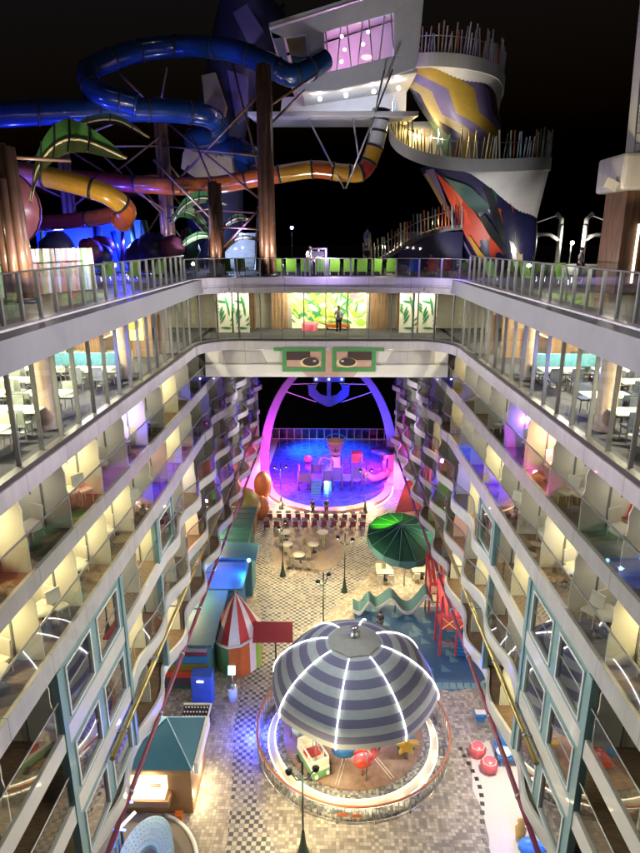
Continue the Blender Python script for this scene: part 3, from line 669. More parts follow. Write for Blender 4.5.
# ================================================================== slides
def catmull(P, k=6):
    P = [Vector(p) for p in P]; P = [P[0]*2-P[1]]+P+[P[-1]*2-P[-2]]; out = []
    for i in range(1, len(P)-2):
        for j in range(k):
            t = j/k; a, b, c, d = P[i-1:i+3]
            out.append(.5*((2*b)+(-a+c)*t+(2*a-5*b+4*c-d)*t*t+(-a+3*b-3*c+d)*t**3))
    out.append(P[-2]); return out
def slide(label, P, r, mats, seg=6, loc=None, name='water_slide'):
    C = catmull(P, 8); sl = W(name, label, 'slide', tuple(C[len(C)//2]))
    i = 0; k = 0
    while i < len(C)-1:
        j = min(len(C)-1, i+seg)
        m = mats[k % len(mats)] if isinstance(mats, list) else mats(i/len(C))
        o = sl.add(MB().tube(C[i:j+1], r, 18, cap=False), 'slide_section', m)
        MB().tube([C[j]-(C[j]-C[j-1]).normalized()*.07, C[j]+(C[j]-C[j-1]).normalized()*.07], r*1.06, 18).build('flange', 'seam' if j < len(C)-1 else m, o)
        i = j; k += 1
    return sl
slide('upper blue tube slide looping out of the white pod', [(-.2, 42.6, 35.6), (-1.2, 41.6, 34.8), (-2.2, 41, 34.4), (-3.6, 41.0, 35.0), (-5.8, 42.5, 36.1), (-9, 44.6, 36.9), (-11.6, 44.2, 36.6), (-13.4, 42.8, 35.7), (-14.2, 40.8, 34.5), (-13.3, 39.4, 33.2), (-11.2, 39.8, 32.6)], .64, ['blue'], 7)
slide('lower blue tube slide sweeping out past the left edge of the picture', [(-24, 33, 31.0), (-19, 36, 31.4), (-15.5, 38.4, 32.0), (-12.5, 40.6, 32.5), (-9.6, 42.2, 32.7), (-7.6, 43.6, 32.6), (-7.4, 45.5, 32.0), (-9.4, 47.0, 31.8), (-8.8, 47.4, 31.6), (-6.9, 46.6, 31.3), (-5.6, 45.6, 30.8), (-5.0, 44.4, 30.2), (-5.6, 43.8, 29.8)], .68, ['blue'], 7)
C_ = lambda t: 'red' if t < .14 else 'orange' if t < .30 else 'orange' if t < .40 else 'yellow' if t < .46 else 'orange' if t < .5 else 'yellow' if t < .62 else 'red' if t < .72 else 'yellow' if t < .80 else 'swhite' if t < .88 else 'blue' if t < .94 else 'yellow'
slide('long red, orange and yellow tube slide curving up to the white pod', [(-20, 46, 29.4), (-16, 44, 28.9), (-12, 43, 28.5), (-8, 43, 28.4), (-4.5, 43, 28.9), (-1, 43, 29.4), (1.0, 43, 29.2), (2.3, 43.2, 29.3), (3.0, 43.2, 30.6), (3.3, 43.2, 32.0), (3.4, 43.2, 32.9)], .55, C_, 5)
slide('short orange elbow slide beside the pink bowl', [(-16.6, 33, 28.3), (-15.0, 33, 28.2), (-13.3, 33, 27.9), (-11.8, 33, 27.5), (-10.9, 33.2, 27.1), (-10.5, 34, 26.5), (-11.1, 35, 26.0)], .52, ['pinkbowl', 'yellow', 'yellow', 'orange'], 12)
slide('low dull orange slide running under the elbow slide', [(-20, 40, 25.8), (-17, 39, 26.0), (-14, 38, 26.2), (-11.3, 37, 26.6)], .45, ['orange', 'red'], 8)
slide('dark red slide far behind the green leaf', [(-24, 50, 29.5), (-18, 50, 28.6), (-12, 50, 29.2), (-7, 50, 28.2)], .7, ['red', 'maroon'], 8)
bw = W('slide_bowl', 'pink and grey ribbed bowl of a slide at the far left behind the brown columns', 'slide', (-15.2, 31, 26))
bw.add(MB().sphere((-15.0, 30, 26.4), 1.75, 20, 12, (1, .8, 1)), 'bowl', 'pinkbowl'); mb = MB()
for a in (0, .7, 1.4, 2.1): mb.tube([(-15.0+1.77*cos(t)*cos(a), 30+1.42*cos(t)*sin(a)*1, 26.4+1.77*sin(t)) for t in [2*pi*i/24 for i in range(24)]], .035, 5, closed=True)
bw.add(mb, 'rib', 'seam')
# play tower (dark purple) behind slides
tw = W('funnel_tower', 'dark purple leaning tower with a pale X behind the blue slides', 'slide tower', (-7.8, 50, TOP))
C = catmull([(-8.6, 50, 23), (-8.6, 50, 28), (-8.1, 50, 32), (-6.9, 50.3, 36.5), (-5.2, 50.6, 41.2)], 5)
tw.add(MB().tube(C, [1.9+.2*sin(i*.4)+i*.012 for i in range(len(C))], 26), 'tower_body', 'purple')
tw.add(MB().lathe([(2.15, 0), (2.2, .3), (2.05, .35)], (-5.2, 50.6, 41.0), 26), 'rim', 'panelgrey')
for pts, m in (([(-10.4, 47.9, 31), (-9.7, 47.9, 32.2), (-8.0, 47.9, 30.8), (-7.0, 47.9, 31.4), (-6.8, 47.9, 29.8), (-7.9, 47.9, 29.4), (-8.3, 47.9, 27.6), (-9.2, 47.9, 28.0), (-9.3, 47.9, 29.2), (-10.6, 47.9, 30.0)], 'sandy'), ([(-8.8, 47.9, 36), (-7.8, 47.9, 36.2), (-7.1, 47.9, 34), (-7.5, 47.9, 32.6), (-8.6, 47.9, 33.2)], 'sandy'),
               ([(-7.0, 48.1, 36.4), (-5.6, 48.1, 36.0), (-5.7, 48.1, 33.5), (-6.5, 48.1, 33)], 'lilac'), ([(-6.5, 48.2, 39.9), (-5.5, 48.2, 40.4), (-4.4, 48.2, 38.8), (-5.4, 48.2, 37.8)], 'lilac')):
    tw.add(MB().plate(pts, (0, .8, 0)), 'colour_panel', m, bevel=.05)
# playscape wall lit blue and boulders
def rock(c, r):
    q = MB().sphere(c, r, 11, 8, (1.1, .9, 1))
    q.v = [tuple(Vector(c)+(Vector(p)-Vector(c))*(.85+.3*random.random())) for p in q.v]; return q
pw = W('playscape', 'dark splash play structure glowing blue behind the left pool deck railing', 'play structure', (-15, 42, TOP))
pw.add(MB().b2(-19.5, -12.4, 43.0, 43.5, TOP, 26.3), 'back_panel', 'bright')
for i in range(12):
    x = -19+rn.random()*11; pw.add(MB().tube([(x, 40+rn.random()*2, TOP), (x+rn.uniform(-1, 1), 41.5, 25.5+rn.random())], .12+.1*rn.random(), 8), 'play_post', rn.choice(['blue', 'maroon', 'leaf', 'lilac']))
for i in range(10):
    c = (-18+rn.random()*11, 38.5+rn.random()*3, TOP+.6+rn.random()); pw.add(rock(c, .6+.4*rn.random()), 'play_rock', rn.choice(['navy', 'maroon', 'seagreen', 'purple']))
ws = W('water_stairs', 'pale stair tower lit blue-white between the brown columns', 'stairs', (-7, 46, TOP))
for i in range(9): ws.add(MB().b2(-8.3+i*.22, -5.2, 45+i*.35, 45.4+i*.35, TOP+.28*i, TOP+.28*i+.28), 'stair_step', 'swhite')
for x in (-8.4, -5.1): ws.add(MB().tube([(x, 45, TOP), (x, 48, TOP+3.6)], .05, 5).tube([(x, 45, TOP+1), (x, 48, TOP+4.4)], .05, 5), 'handrail', 'metal')
light('POINT', (-6.8, 44.3, 25.5), 140, (.5, .65, 1), .2, name='stair_lamp')

# leaf sculptures
def big_leaf(label, P, w, m='leaf', m2='leafpale', droop=.6):
    lf = W('leaf_sculpture', label, 'sculpture', tuple(P[0]))
    C = catmull(P, 6); n = len(C)
    A, B, M1 = [], [], []
    for i, c in enumerate(C):
        t = i/(n-1); ww = w*(sin(pi*min(1, t*.97+.03))**.7)
        up = Vector((0, -.35, .94))
        A.append(c+up*ww*.9+Vector((0, .5, -.1))*ww); B.append(c-up*ww*.55+Vector((0, -.5, 0))*ww); M1.append(c)
    ins = Vector((0, 0, -.05))
    lf.add(MB().strip(A, M1, True).strip([a+ins for a in A], [b+ins for b in M1], True), 'upper_blade', m)
    lf.add(MB().strip(M1, B, True).strip([a+ins for a in M1], [b+ins for b in B], True), 'lower_blade', m2)
    lf.add(MB().tube(C, .06, 6), 'midrib', 'sandy')
    mb = MB()
    for i in range(3, n-2, 4): mb.tube([M1[i]-Vector((0, .06, 0)), A[i]-Vector((0, .06, -.02))], .035, 5); mb.tube([M1[i]-Vector((0, .06, 0)), B[i]-Vector((0, .06, 0))], .03, 5)
    lf.add(mb, 'vein', 'seam')
big_leaf('largest green leaf sculpture arching over the left pool deck', [(-10.9, 24, 26.4), (-10.4, 24, 27.6), (-9.6, 24, 28.35), (-8.7, 24, 28.45), (-7.2, 24, 27.85)], .98)
big_leaf('green leaf sculpture between the two middle columns', [(-9.6, 40, 26.0), (-8.8, 40, 27.0), (-7.6, 40, 27.5), (-6.1, 40, 27.1)], .6)
big_leaf('olive leaf sculpture drooping onto the shorter column', [(-9.9, 40.5, 26.2), (-9.0, 40.5, 26.7), (-8.0, 40.5, 26.3), (-7.0, 40.5, 25.1)], .55, 'leafpale', 'leaf')
big_leaf('slim green leaf arching right of the shorter column', [(-6.5, 38.6, 24.0), (-5.7, 38.6, 24.9), (-4.9, 38.6, 25.2), (-3.9, 38.6, 25.0)], .22)
big_leaf('small rounded green leaf on a curved stem near the tall column', [(-6.4, 38.8, 25.6), (-5.8, 38.8, 26.1), (-5.2, 38.8, 26.3), (-4.6, 38.8, 26.2)], .34)
big_leaf('green leaf arching low left of the shorter column', [(-9.4, 38.6, 23.9), (-8.6, 38.6, 24.8), (-7.6, 38.6, 25.3), (-6.6, 38.6, 25.1)], .32)
big_leaf('dim leaf sculpture behind the largest green leaf', [(-13.5, 34, 29.6), (-12.3, 34, 30.6), (-10.6, 34, 30.8), (-9.0, 34, 30.0)], .4, 'seagreen', 'blackp')

# ================================================================== white pod platform
pod = W('slide_pod', 'white angular launch pod on a platform, magenta light behind its slanted window', 'launch pod', (1, 46, 33))
y0, y1 = 43.0, 49.5
def front(poly, m, nm, ya=y0, th=.3, label=None): return pod.add(MB().plate([(x, ya, z) for x, z in poly], (0, th, 0)), nm, m, bevel=.04, label=label)
# front wall with two openings, as strips round them
front([(-3.55, 37.3), (5.8, 39.9), (5.8, 39.4), (4.0, 38.2), (-.2, 37.2), (-3.4, 36.8)], 'white', 'wall')
front([(-3.55, 37.3), (-2.7, 36.95), (-2.5, 35.9), (-1.9, 34.1), (-2.4, 34.3)], 'white', 'wall')
front([(-1.35, 37.18), (-.2, 37.2), (-.15, 34.95), (-1.5, 34.45), (-1.9, 34.1), (-1.2, 35)], 'white', 'wall')
front([(4.0, 38.2), (5.8, 39.4), (5.6, 35.7), (4.1, 35.9)], 'white', 'wall')
front([(-1.5, 34.5), (-.15, 34.97), (4.1, 35.92), (5.6, 35.7), (5.4, 35.2), (3.0, 34.5), (.5, 34.0), (-1.9, 33.9)], 'white', 'wall')
front([(-2.6, 37.0), (-1.35, 37.1), (-1.25, 35.9), (-2.3, 36.0)], 'sandy', 'small_window_blind', y0+.25, .05)
front([(-2.3, 36.0), (-1.25, 35.9), (-1.2, 34.9), (-1.9, 34.1)], 'tealdark', 'small_window_glass', y0+.25, .05)
pod.add(MB().plate([(-3.4, 49, 37.3), (5.8, 49, 39.9), (5.6, 49, 35.0), (-1.9, 49, 33.8)], (0, .3, 0)), 'rear_wall', 'white')
pod.add(MB().plate([(-3.6, y0+.2, 37.5), (5.9, y0+.2, 40.0), (5.9, 49.3, 40.0), (-3.6, 49.3, 37.5)], (0, 0, .25)), 'roof', 'white')
pod.add(MB().plate([(-1.6, y0+.3, 34.3), (5.6, y0+.3, 35.3), (5.6, 49, 35.3), (-1.6, 49, 34.3)], (0, 0, -.25)), 'pod_floor', 'white')
pod.add(MB().plate([(-4.9, 41.8, 32.6), (5.6, 41.8, 32.6), (5.6, 50, 33.3), (-4.9, 50, 33.3)], (0, 0, -.28)), 'platform', 'white', bevel=.03)
pod.add(MB().plate([(-3.4, 48, 33.0), (5.5, 48, 33.0), (5.5, 48, 35.2), (-3.2, 48, 34.6)], (0, .2, 0)), 'platform_back', 'white')
mb = MB()
for i in range(7):
    x = -.1+i*.66; zt = 37.35+(i*.66)*.24; zb_ = 34.98+i*.66*.225
    mb.tube([(x+(.0 if i % 2 else .25), y0+.1, zb_), (x+(.25 if i % 2 else -.05), y0+.1, zt)], .045, 6)
pod.add(mb, 'window_bars', 'metal')
for x, z in ((.9, 38.0-.35), (1.1, 36.9), (2.6, 37.9), (2.3, 37.2), (.9, 36.2)): pod.add(MB().sphere((x, 45.5, z), .09, 8, 6), 'ceiling_spot', 'E_dot')
pod.add(MB().sphere((2.6, 46.5, 36.7), .38, 16, 8, (1, 1, .35)), 'neon_sign', 'E_red'); pod.add(MB().sphere((3.6, 46, 36.3), .32, 12, 8, (1, 1, .5)), 'neon_sign', 'E_cyn')
light('POINT', (1.2, 46.8, 37.4), 32, (.9, .22, .9), .3, name='pod_lamp'); light('POINT', (3.6, 45.5, 36.3), 50, (.3, .3, 1), .2, name='pod_lamp')
for x in (-.5, 1.2, 3.0, 4.6):
    pod.add(MB().sphere((x, 44.6, 33.9+.12*x), .12, 8, 6), 'flood_lamp', 'E_dot')
    light('SPOT', (x, 44.6, 33.75+.12*x), 42, (.5, .62, 1), .1, aim=(x, 47.5, 33), spot=120, name='pod_floodlight')
light('SPOT', (1, 33.5, 25), 750, (.8, .78, 1), .3, aim=(1.5, 43, 36), spot=42, name='pod_front_fill')  # added fill that brightens the pod front, not a deck fixture
rn2 = random.Random(8)

# ================================================================== spiral stair tower
sp = W('spiral_stair_tower', 'spiral stair tower with two swooping white balconies round a colourful painted trunk', 'slide tower', (11.8, 50, TOP))
def ramp(pts, inner, zrail, nm, under, slat=.26, seed=1):
    """pts: outer edge points (x,y,z); inner: centre point; deck, parapet, under-shell and slats"""
    C = catmull(pts, 7); cn = Vector(inner)
    inn = [Vector((c.x+(cn.x-c.x)*.6, c.y+(cn.y-c.y)*.6, c.z)) for c in C]
    sp.add(MB().strip(C, inn, True).strip([c+Vector((0, 0, -.12)) for c in C], [c+Vector((0, 0, -.12)) for c in inn], True), 'stair_deck', 'white')
    top = [c+Vector((0, 0, .25)) for c in C]; bot = [c+Vector((0, 0, -.55)) for c in C]
    o2 = [c+(c-cn).normalized()*.12 for c in C]
    sp.add(MB().section([[a, b_, b_+Vector((0, 0, -.8)), a+Vector((0, 0, -.8))] for a, b_ in zip(top, [q+Vector((0, 0, .25)) for q in o2])]), 'parapet', 'white')
    # conical under-shell towards the trunk
    low = [Vector((c.x+(cn.x-c.x)*u[0], c.y+(cn.y-c.y)*u[0], c.z-u[1])) for c, u in zip(C, [under(i/(len(C)-1)) for i in range(len(C))])]
    sp.add(MB().strip(bot, low, True), 'under_shell', 'white')
    r_ = random.Random(seed); path = resample([tuple(c) for c in C], slat)
    cols = ['metal', 'swhite', 'swhite', 'metal', 'paleblue', 'rust', 'sandy', 'seagreen', 'swhite']
    groups = {}
    for i, p in enumerate(path[:96]):
        tl = r_.uniform(-.22, .22); hh = zrail*r_.uniform(.75, 1.25); p = Vector(p); o = (p-cn); o.z = 0; o.normalize(); tan = Vector((-o.y, o.x, 0))
        sp.add(MB().tube([p+Vector((0, 0, .1)), p+Vector((0, 0, hh))+tan*tl], .05, 5), 'rail_slat', r_.choice(cols))
    sp.add(MB().tube([c+Vector((0, 0, zrail*.72)) for c in C], .03, 5), 'handrail', 'metal')
ramp([(5.2, 44.8, 36.2), (7.0, 44.2, 36.1), (9.2, 44.6, 36.0), (11.2, 46.0, 35.8), (12.2, 48.2, 35.3), (11.8, 50.5, 34.6)], (8.4, 48.2, 35.5), 1.7, 'upper', lambda t: (.08+.3*(1-t), .25+4.4*min(1, max(0, t-.12)/.55)**1.5), .21, 3)
ramp([(5.2, 49, 33.2), (4.4, 47.2, 32.4), (4.9, 45.4, 31.2), (6.6, 44.2, 30.3), (9.0, 43.8, 29.9), (11.6, 44.0, 29.9), (14.0, 45.0, 30.1), (15.6, 47, 30.3), (16.0, 49.5, 30.4)], (10.6, 48.6, 30.2), 1.7, 'lower', lambda t: (.12+.35*(1-t), .2+5.6*min(1, max(0, t-.45)/.4)**1.6), .25, 5)
# trunk: rings of coloured patches
def trunk(P, rad, cmap, nm):
    C = catmull(P, 18); n = 120
    rings = []
    for i, c in enumerate(C):
        t = i/(len(C)-1); r = rad(t); sh = .25*t-.07*(abs((t*4) % 2-1)-.5); rings.append([(c.x+r*cos(2*pi*(j/n+sh)), c.y+r*.9*sin(2*pi*(j/n+sh)), c.z) for j in range(n)])
    pieces = {}
    for i in range(len(C)-1):
        for j in range(n):
            m = cmap(i/(len(C)-1), j/n); pieces.setdefault(m, MB()).quad(rings[i][j], rings[i][(j+1) % n], rings[i+1][(j+1) % n], rings[i+1][j], smooth=True)
    for m, mb in pieces.items(): sp.add(mb, nm, m)
def cm1(t, a):
    u = a % 1
    for lim, m in ((.10, 'navy'), (.40, 'seagreen'), (.46, 'navy'), (.53, 'sandy'), (.60, 'lilac'), (.70, 'mustard'), (.77, 'lilac'), (.83, 'maroon'), (.90, 'sandy'), (1.1, 'navy')):
        if u < lim: return m
trunk([(8.2, 47.6, 36.0), (9.0, 47.4, 34), (9.8, 47.2, 32.2), (10.0, 47.2, 30.3)], lambda t: 3.1-1.3*t, cm1, 'painted_trunk')
trunk([(10.6, 48.4, 30.0), (11.6, 48.2, 28), (12.6, 48.2, 25.5), (13.1, 48.2, 23)], lambda t: 3.9-1.5*t, lambda t, a: 'navy', 'painted_trunk')
# painted shapes on the lower trunk, each a thin curved patch standing just proud of it
def patch(poly, m, dr=.04):
    def pt(a, z):
        t = (30.0-z)/7.0; cx_ = 10.6+2.5*min(1, t)**.9; r = 3.9-1.5*t+dr
        return (cx_+r*cos(a), 48.3+r*.9*sin(a), z)
    # poly in (angle, z), fan in small strips
    zs = sorted(set([p[1] for p in poly])); zmin, zmax = zs[0], zs[-1]; N_ = 14; A, B = [], []
    for k in range(N_+1):
        z = zmin+(zmax-zmin)*k/N_; xs = []
        for (a0, z0), (a1, z1) in zip(poly, poly[1:]+poly[:1]):
            if (z0-z)*(z1-z) <= 0 and z0 != z1: xs.append(a0+(a1-a0)*(z-z0)/(z1-z0))
        if len(xs) >= 2: A.append(pt(min(xs), z)); B.append(pt(max(xs), z))
    sp.add(MB().strip(A, B, True), 'painted_shape', m)
D = lambda d: R(d-(16 if d > 225 else 9))
patch([(D(222), 29.6), (D(236), 29.0), (D(258), 27), (D(275), 24.6), (D(278), 23.1), (D(245), 23.1), (D(232), 25.5), (D(222), 27.8)], 'coral', .04)
patch([(D(205), 29.8), (D(222), 29.8), (D(216), 27.5), (D(226), 25), (D(234), 23.1), (D(222), 23.1), (D(208), 26)], 'lilac', .05)
patch([(D(196), 29.6), (D(206), 29.6), (D(212), 27.5), (D(205), 26.5)], 'sandy', .06)
patch([(D(236), 29.2), (D(262), 28.6), (D(280), 27.2), (D(262), 26.8), (D(254), 27.2)], 'seagreen', .06)
patch([(D(284), 29.0), (D(296), 28.6), (D(305), 26.5), (D(318), 25.2), (D(300), 24.2), (D(286), 26.6)], 'seagreen', .07)
patch([(D(276), 28.4), (D(284), 28.4), (D(290), 26), (D(302), 23.1), (D(290), 23.1), (D(280), 26)], 'blackp', .09)
patch([(D(262), 26.6), (D(270), 26.7), (D(284), 25.1), (D(292), 24.2), (D(284), 24.0), (D(268), 25.4)], 'blackp', .10)
patch([(D(300), 27.9), (D(306), 27.9), (D(308), 26), (D(300), 23.4), (D(294), 23.4), (D(301), 25.8)], 'blackp', .11)
patch([(D(286), 27.2), (D(297), 26.9), (D(296), 25.8), (D(288), 25.8)], 'coral', .08)
patch([(D(268), 25.2), (D(280), 24.7), (D(284), 23.6), (D(272), 23.2), (D(262), 24.0)], 'coral', .085)
patch([(D(238), 25.3), (D(241), 25.3), (D(250), 24.2), (D(262), 23.3), (D(246), 23.1), (D(240), 24.2)], 'mustard', .07)
patch([(D(310), 29.6), (D(330), 29.6), (D(322), 27), (D(312), 27.6)], 'sandy', .06)
for k, (dd, pl_, mm) in enumerate(((0, [(290, 29.0), (300, 29.0), (322, 27.2), (316, 26.4), (298, 27.8)], 'seagreen'), (0, [(300, 27.4), (308, 27.4), (318, 25.5), (312, 23.1), (302, 23.1), (306, 25.2)], 'blackp'), (0, [(284, 28.2), (296, 27.8), (304, 26.2), (292, 26.0)], 'coral'), (0, [(288, 25.6), (298, 25.2), (296, 23.4), (286, 23.3)], 'sandy'), (0, [(322, 26.4), (332, 26.2), (330, 24.0), (322, 23.6)], 'seagreen'), (0, [(278, 25.0), (285, 24.8), (286, 23.2), (279, 23.2)], 'swhite'))):
    patch([(R(a), z) for a, z in pl_], mm, .12+.012*k)
light('SPOT', (8.5, 43.5, 23.3), 230, (1, .93, .85), .2, aim=(11.5, 48, 28), spot=85, name='tower_spot')
light('SPOT', (6.5, 42.6, 31.2), 200, (1, .9, .75), .2, aim=(8.5, 47, 35), spot=90, name='tower_spot')
light('SPOT', (15.5, 43.0, 23.4), 160, (1, .95, .9), .2, aim=(13.5, 48, 26.5), spot=80, name='tower_spot')  # added fill to brighten the right side of the lower trunk
light('POINT', (6.2, 47, 32.2), 60, (1, .7, .2), .1, name='stair_lamp')
light('SPOT', (10, 40.5, 24.2), 130, (.9, .9, 1), .3, aim=(11, 46, 32), spot=60, name='tower_spot')
# lower entry stair with coloured slats
es = W('entry_stairs', 'stair ramp fenced with leaning coloured slats rising to the spiral tower', 'stairs', (6, 45, TOP))
C = catmull([(2.6, 44.0, 23.2), (4.2, 44.3, 24.0), (6.0, 44.8, 25.1), (8.0, 45.3, 25.8), (9.6, 46, 26.0)], 6)
es.add(MB().section([[c+Vector((0, 0, .1)), c+Vector((0, 1.6, .1)), c+Vector((0, 1.6, -.25)), c+Vector((0, 0, -.25))] for c in C]), 'ramp_deck', 'panelgrey')
for k, p in enumerate(resample([tuple(c) for c in C], .27)):
    tl = rn2.uniform(-.15, .3); es.add(MB().tube([(p[0], p[1]-.04, p[2]-.1), (p[0]-.12+tl*.3, p[1]-.04, p[2]+1.3+rn2.random()*.35)], .055, 5), 'rail_slat', rn2.choice(['rust', 'sandy', 'swhite', 'metal', 'seagreen', 'maroon', 'paleblue']))
es.add(MB().tube([c+Vector((0, 0, 1.0)) for c in C], .03, 5), 'handrail', 'metal')
es.add(MB().b2(5.2, 9.8, 46.6, 46.9, TOP, 25.6), 'stair_side_wall', 'navy')
light('POINT', (7.5, 45.4, 26.2), 30, (1, .7, .35), .1, name='stair_lamp'); light('POINT', (4.4, 45.0, 24.6), 20, (1, .85, .5), .1, name='stair_lamp')

# ================================================================== far umbrella masts, right mast tower
for i, (x, s2, lb) in enumerate(((20.8, -1, 'white Y shaped canopy mast whose arm and stay stretch to the left'), (23.0, 1, 'white Y shaped canopy mast whose arm and stay stretch to the right'))):
    u = W('canopy_mast', lb, 'canopy mast', (x, 58, TOP))
    u.add(MB().tube([(x, 58, TOP), (x, 58, 26.2), (x-s2*.2*-1*0+s2*-.5*-1*0, 58, 26.4)], .22, 8).tube([(x, 58, 25.6), (x+s2*-.0, 58, 26.8), (x-s2*.5*-1, 58, 27.3)], .2, 8), 'mast', 'white')
    u.add(MB().tube([(x, 58, 25.0), (x+s2*.9, 58, 25.5), (x+s2*5, 58, 25.6)], [.2, .15, .08], 6), 'arm', 'white')
    u.add(MB().tube([(x+s2*.2, 58, 27.2), (x+s2*4.6, 58, 25.7)], .05, 5), 'stay', 'white')
    u.add(MB().plate([(x+s2*1, 58, 25.6), (x+s2*6, 58, 25.7), (x+s2*6, 61, 25.4), (x+s2*1, 61, 25.3)], (0, 0, .06)), 'canopy', 'whitefab')
fl = W('floodlight', 'single bright floodlight between the two canopy masts', 'lamp', (21.9, 58, TOP)); fl.add(MB().tube([(21.9, 58, TOP), (21.9, 58, 24.6)], .05, 6), 'post', 'metal'); fl.add(MB().sphere((21.9, 57.8, 24.8), .16, 10, 8), 'lamp_head', 'E_dot')
light('POINT', (21.9, 57.4, 24.9), 160, (1, .95, .8), .15, name='floodlight_lamp')
bd = W('far_lamp', 'tiny blue-white lamp on a thin pole right of the tall column', 'lamp', (-3.2, 58, TOP)); bd.add(MB().tube([(-3.2, 58, TOP), (-3.2, 58, 25.7)], .03, 5), 'pole', 'metal'); bd.add(MB().sphere((-3.2, 58, 26.1), .13, 8, 6), 'bulb', 'E_bluedot')
ms = W('mast_tower', 'cream mast tower with a ladder above a grey platform at the right edge', 'tower', (12.7, 25, TOP))
ms.add(MB().tube([(12.8, 25.6, 28.0), (12.3, 25.6, 38)], [1.3, 1.2], 24), 'tower_shaft', 'cream')
ms.add(MB().b2(10.95, 15.1, 24.6, 27, 26.8, 28.1), 'platform', 'fascia', bevel=.12)
ms.add(MB().b2(11.35, 14.6, 24.9, 26.8, TOP, 26.8), 'pedestal', 'darkwood')
mb = MB(); mb.tube([(11.3, 24.7, 28.1), (10.85, 24.7, 37)], .03, 5).tube([(11.5, 24.7, 28.1), (11.05, 24.7, 37)], .03, 5)
for i in range(26): mb.tube([(11.285-.0172*i, 24.7, 28.4+.34*i), (11.485-.0172*i, 24.7, 28.4+.34*i)], .02, 4)
ms.add(mb, 'ladder', 'metal'); ms.add(MB().box((10.65, 24.9, 27.0), (.5, .3, .35), ry=.4), 'lamp_box', 'fascia')
ms.add(MB().b2(11.9, 11.96, 24.8, 24.88, 23.4, 25.6), 'light_strip', 'E_ring')
light('SPOT', (9.6, 22.0, 25.5), 160, WARM, .2, aim=(11.8, 25.5, 30.5), spot=80, name='mast_uplight')
gt = W('access_gate', 'small pale metal gate frame behind the middle of the bridge railing', 'gate', (-.6, 37.6, TOP))
gt.add(MB().b2(-1.05, -.95, 37.55, 37.65, TOP, TOP+1.5).b2(-.1, 0, 37.55, 37.65, TOP, TOP+1.5).b2(-1.05, 0, 37.55, 37.65, TOP+1.5, TOP+1.58), 'gate_frame', 'metal'); gt.add(MB().b2(-.9, -.15, 37.58, 37.62, TOP+1.1, TOP+1.4), 'notice_board', 'panelgrey')
for i in range(5): gt.add(MB().b2(-.85+.17*i, -.82+.17*i, 37.58, 37.62, TOP+.1, TOP+1.05), 'bar', 'metal')
# ================================================================== loungers on the bridge deck
def lounger(m):
    o = T('sun_lounger', 'x', 'lounger')
    MB().box((0, 0, .36), (.62, 1.3, .08)).build('seat', m, o)
    MB().box((0, .78, .62), (.62, .08, .85), rx=-.45).build('backrest', m, o)
    for x in (-.26, .26):
        for y in (-.55, .5): MB().box((x, y, .17), (.05, .05, .32)).build('leg', 'metal', o)
    return Proto(o)
Lg, Lb, Lr = lounger('lounger'), lounger('loungerb'), lounger('loungerr')
pos = [-3.0+.86*i for i in range(9)]
for i, x in enumerate([-6.1, -5.2]+pos): Lg.place((x, 38.9+.1*rn.random(), 22.98), pi+rn.uniform(-.05, .05), 'lime green sun lounger in the row behind the bridge railing', 'green loungers on the bridge')
for i in range(7): Lg.place((9.2+i*1.3, 33.5-1.6*i+rn.random()*.5, 22.98), 2.2, 'lime green sun lounger in the row behind the right railing', 'green loungers on the right deck')
for i in range(7): Lg.place((-9.8-i*1.0, 35.5-1.3*i, 22.98), -2.3, 'green sun lounger in the row behind the left railing', 'green loungers on the left deck')
Lb.place((5.3, 39.2, 22.98), pi, 'blue sun lounger on the bridge deck beside the red one')
Lr.place((7.2, 39.3, 22.98), pi, 'red sun lounger on the bridge deck, right end of the row'); Lr.place((6.4, 39.3, 22.98), pi, 'red sun lounger between the blue one and another red one')

# ================================================================== furniture
def chair(seat, frame, name='dining_chair', cat='chair'):
    o = T(name, 'x', cat)
    MB().box((0, 0, .45), (.46, .46, .06)).build('seat', seat, o)
    MB().box((0, .22, .72), (.46, .05, .45), rx=-.12).build('backrest', seat, o)
    for x in (-.2, .2):
        for y in (-.2, .2): MB().tube([(x*1.05, y*1.05, 0), (x, y, .43)], .018, 5).build('leg', frame, o)
    return Proto(o)
def table(top, w, d, rnd=False, h=.75, name='dining_table'):
    o = T(name, 'x', 'table')
    if rnd: MB().lathe([(0, h), (w, h), (w, h-.04), (0, h-.04)], n=20).build('tabletop', top, o)
    else: MB().box((0, 0, h-.02), (w, d, .05)).build('tabletop', top, o, bevel=.01)
    MB().tube([(0, 0, .02), (0, 0, h-.04)], .04, 8).build('pedestal', 'darkmetal', o)
    MB().lathe([(.0, .04), (.26, .03), (.28, 0)], n=14).build('base', 'darkmetal', o)
    return Proto(o)
Ct, Cd = chair('chairg', 'metal'), chair('chaird', 'darkmetal')
Tt = table('tabletop', .8, 1.5)
for s in (-1, 1):
    side = 'left' if s < 0 else 'right'
    for row, xo in enumerate((1.75, 3.9, 6.0)):
        for i in range(8):
            y = 11.5+2.05*i
            if i == 5 and row == 0: continue
            x = s*(XW(y)+xo)
            where = ('nearest the glass', 'in the middle', 'farthest from the glass')[row]
            Tt.place((x, y, FL), pi/2, f'cream dining table in the {side} restaurant, in the row {where}', f'dining tables {side} restaurant row {row+1}')
            P_ = Ct if s < 0 else Cd; lab = f'{"grey-green" if s < 0 else "dark blue"} dining chair in the {side} restaurant, in the row {where}'
            for dx in (-.4, .4):
                for q in (-1, 1):
                    P_.place((x+dx, y+q*.62, FL), 0 if q > 0 else pi, lab, f'dining chairs {side} restaurant row {row+1}')
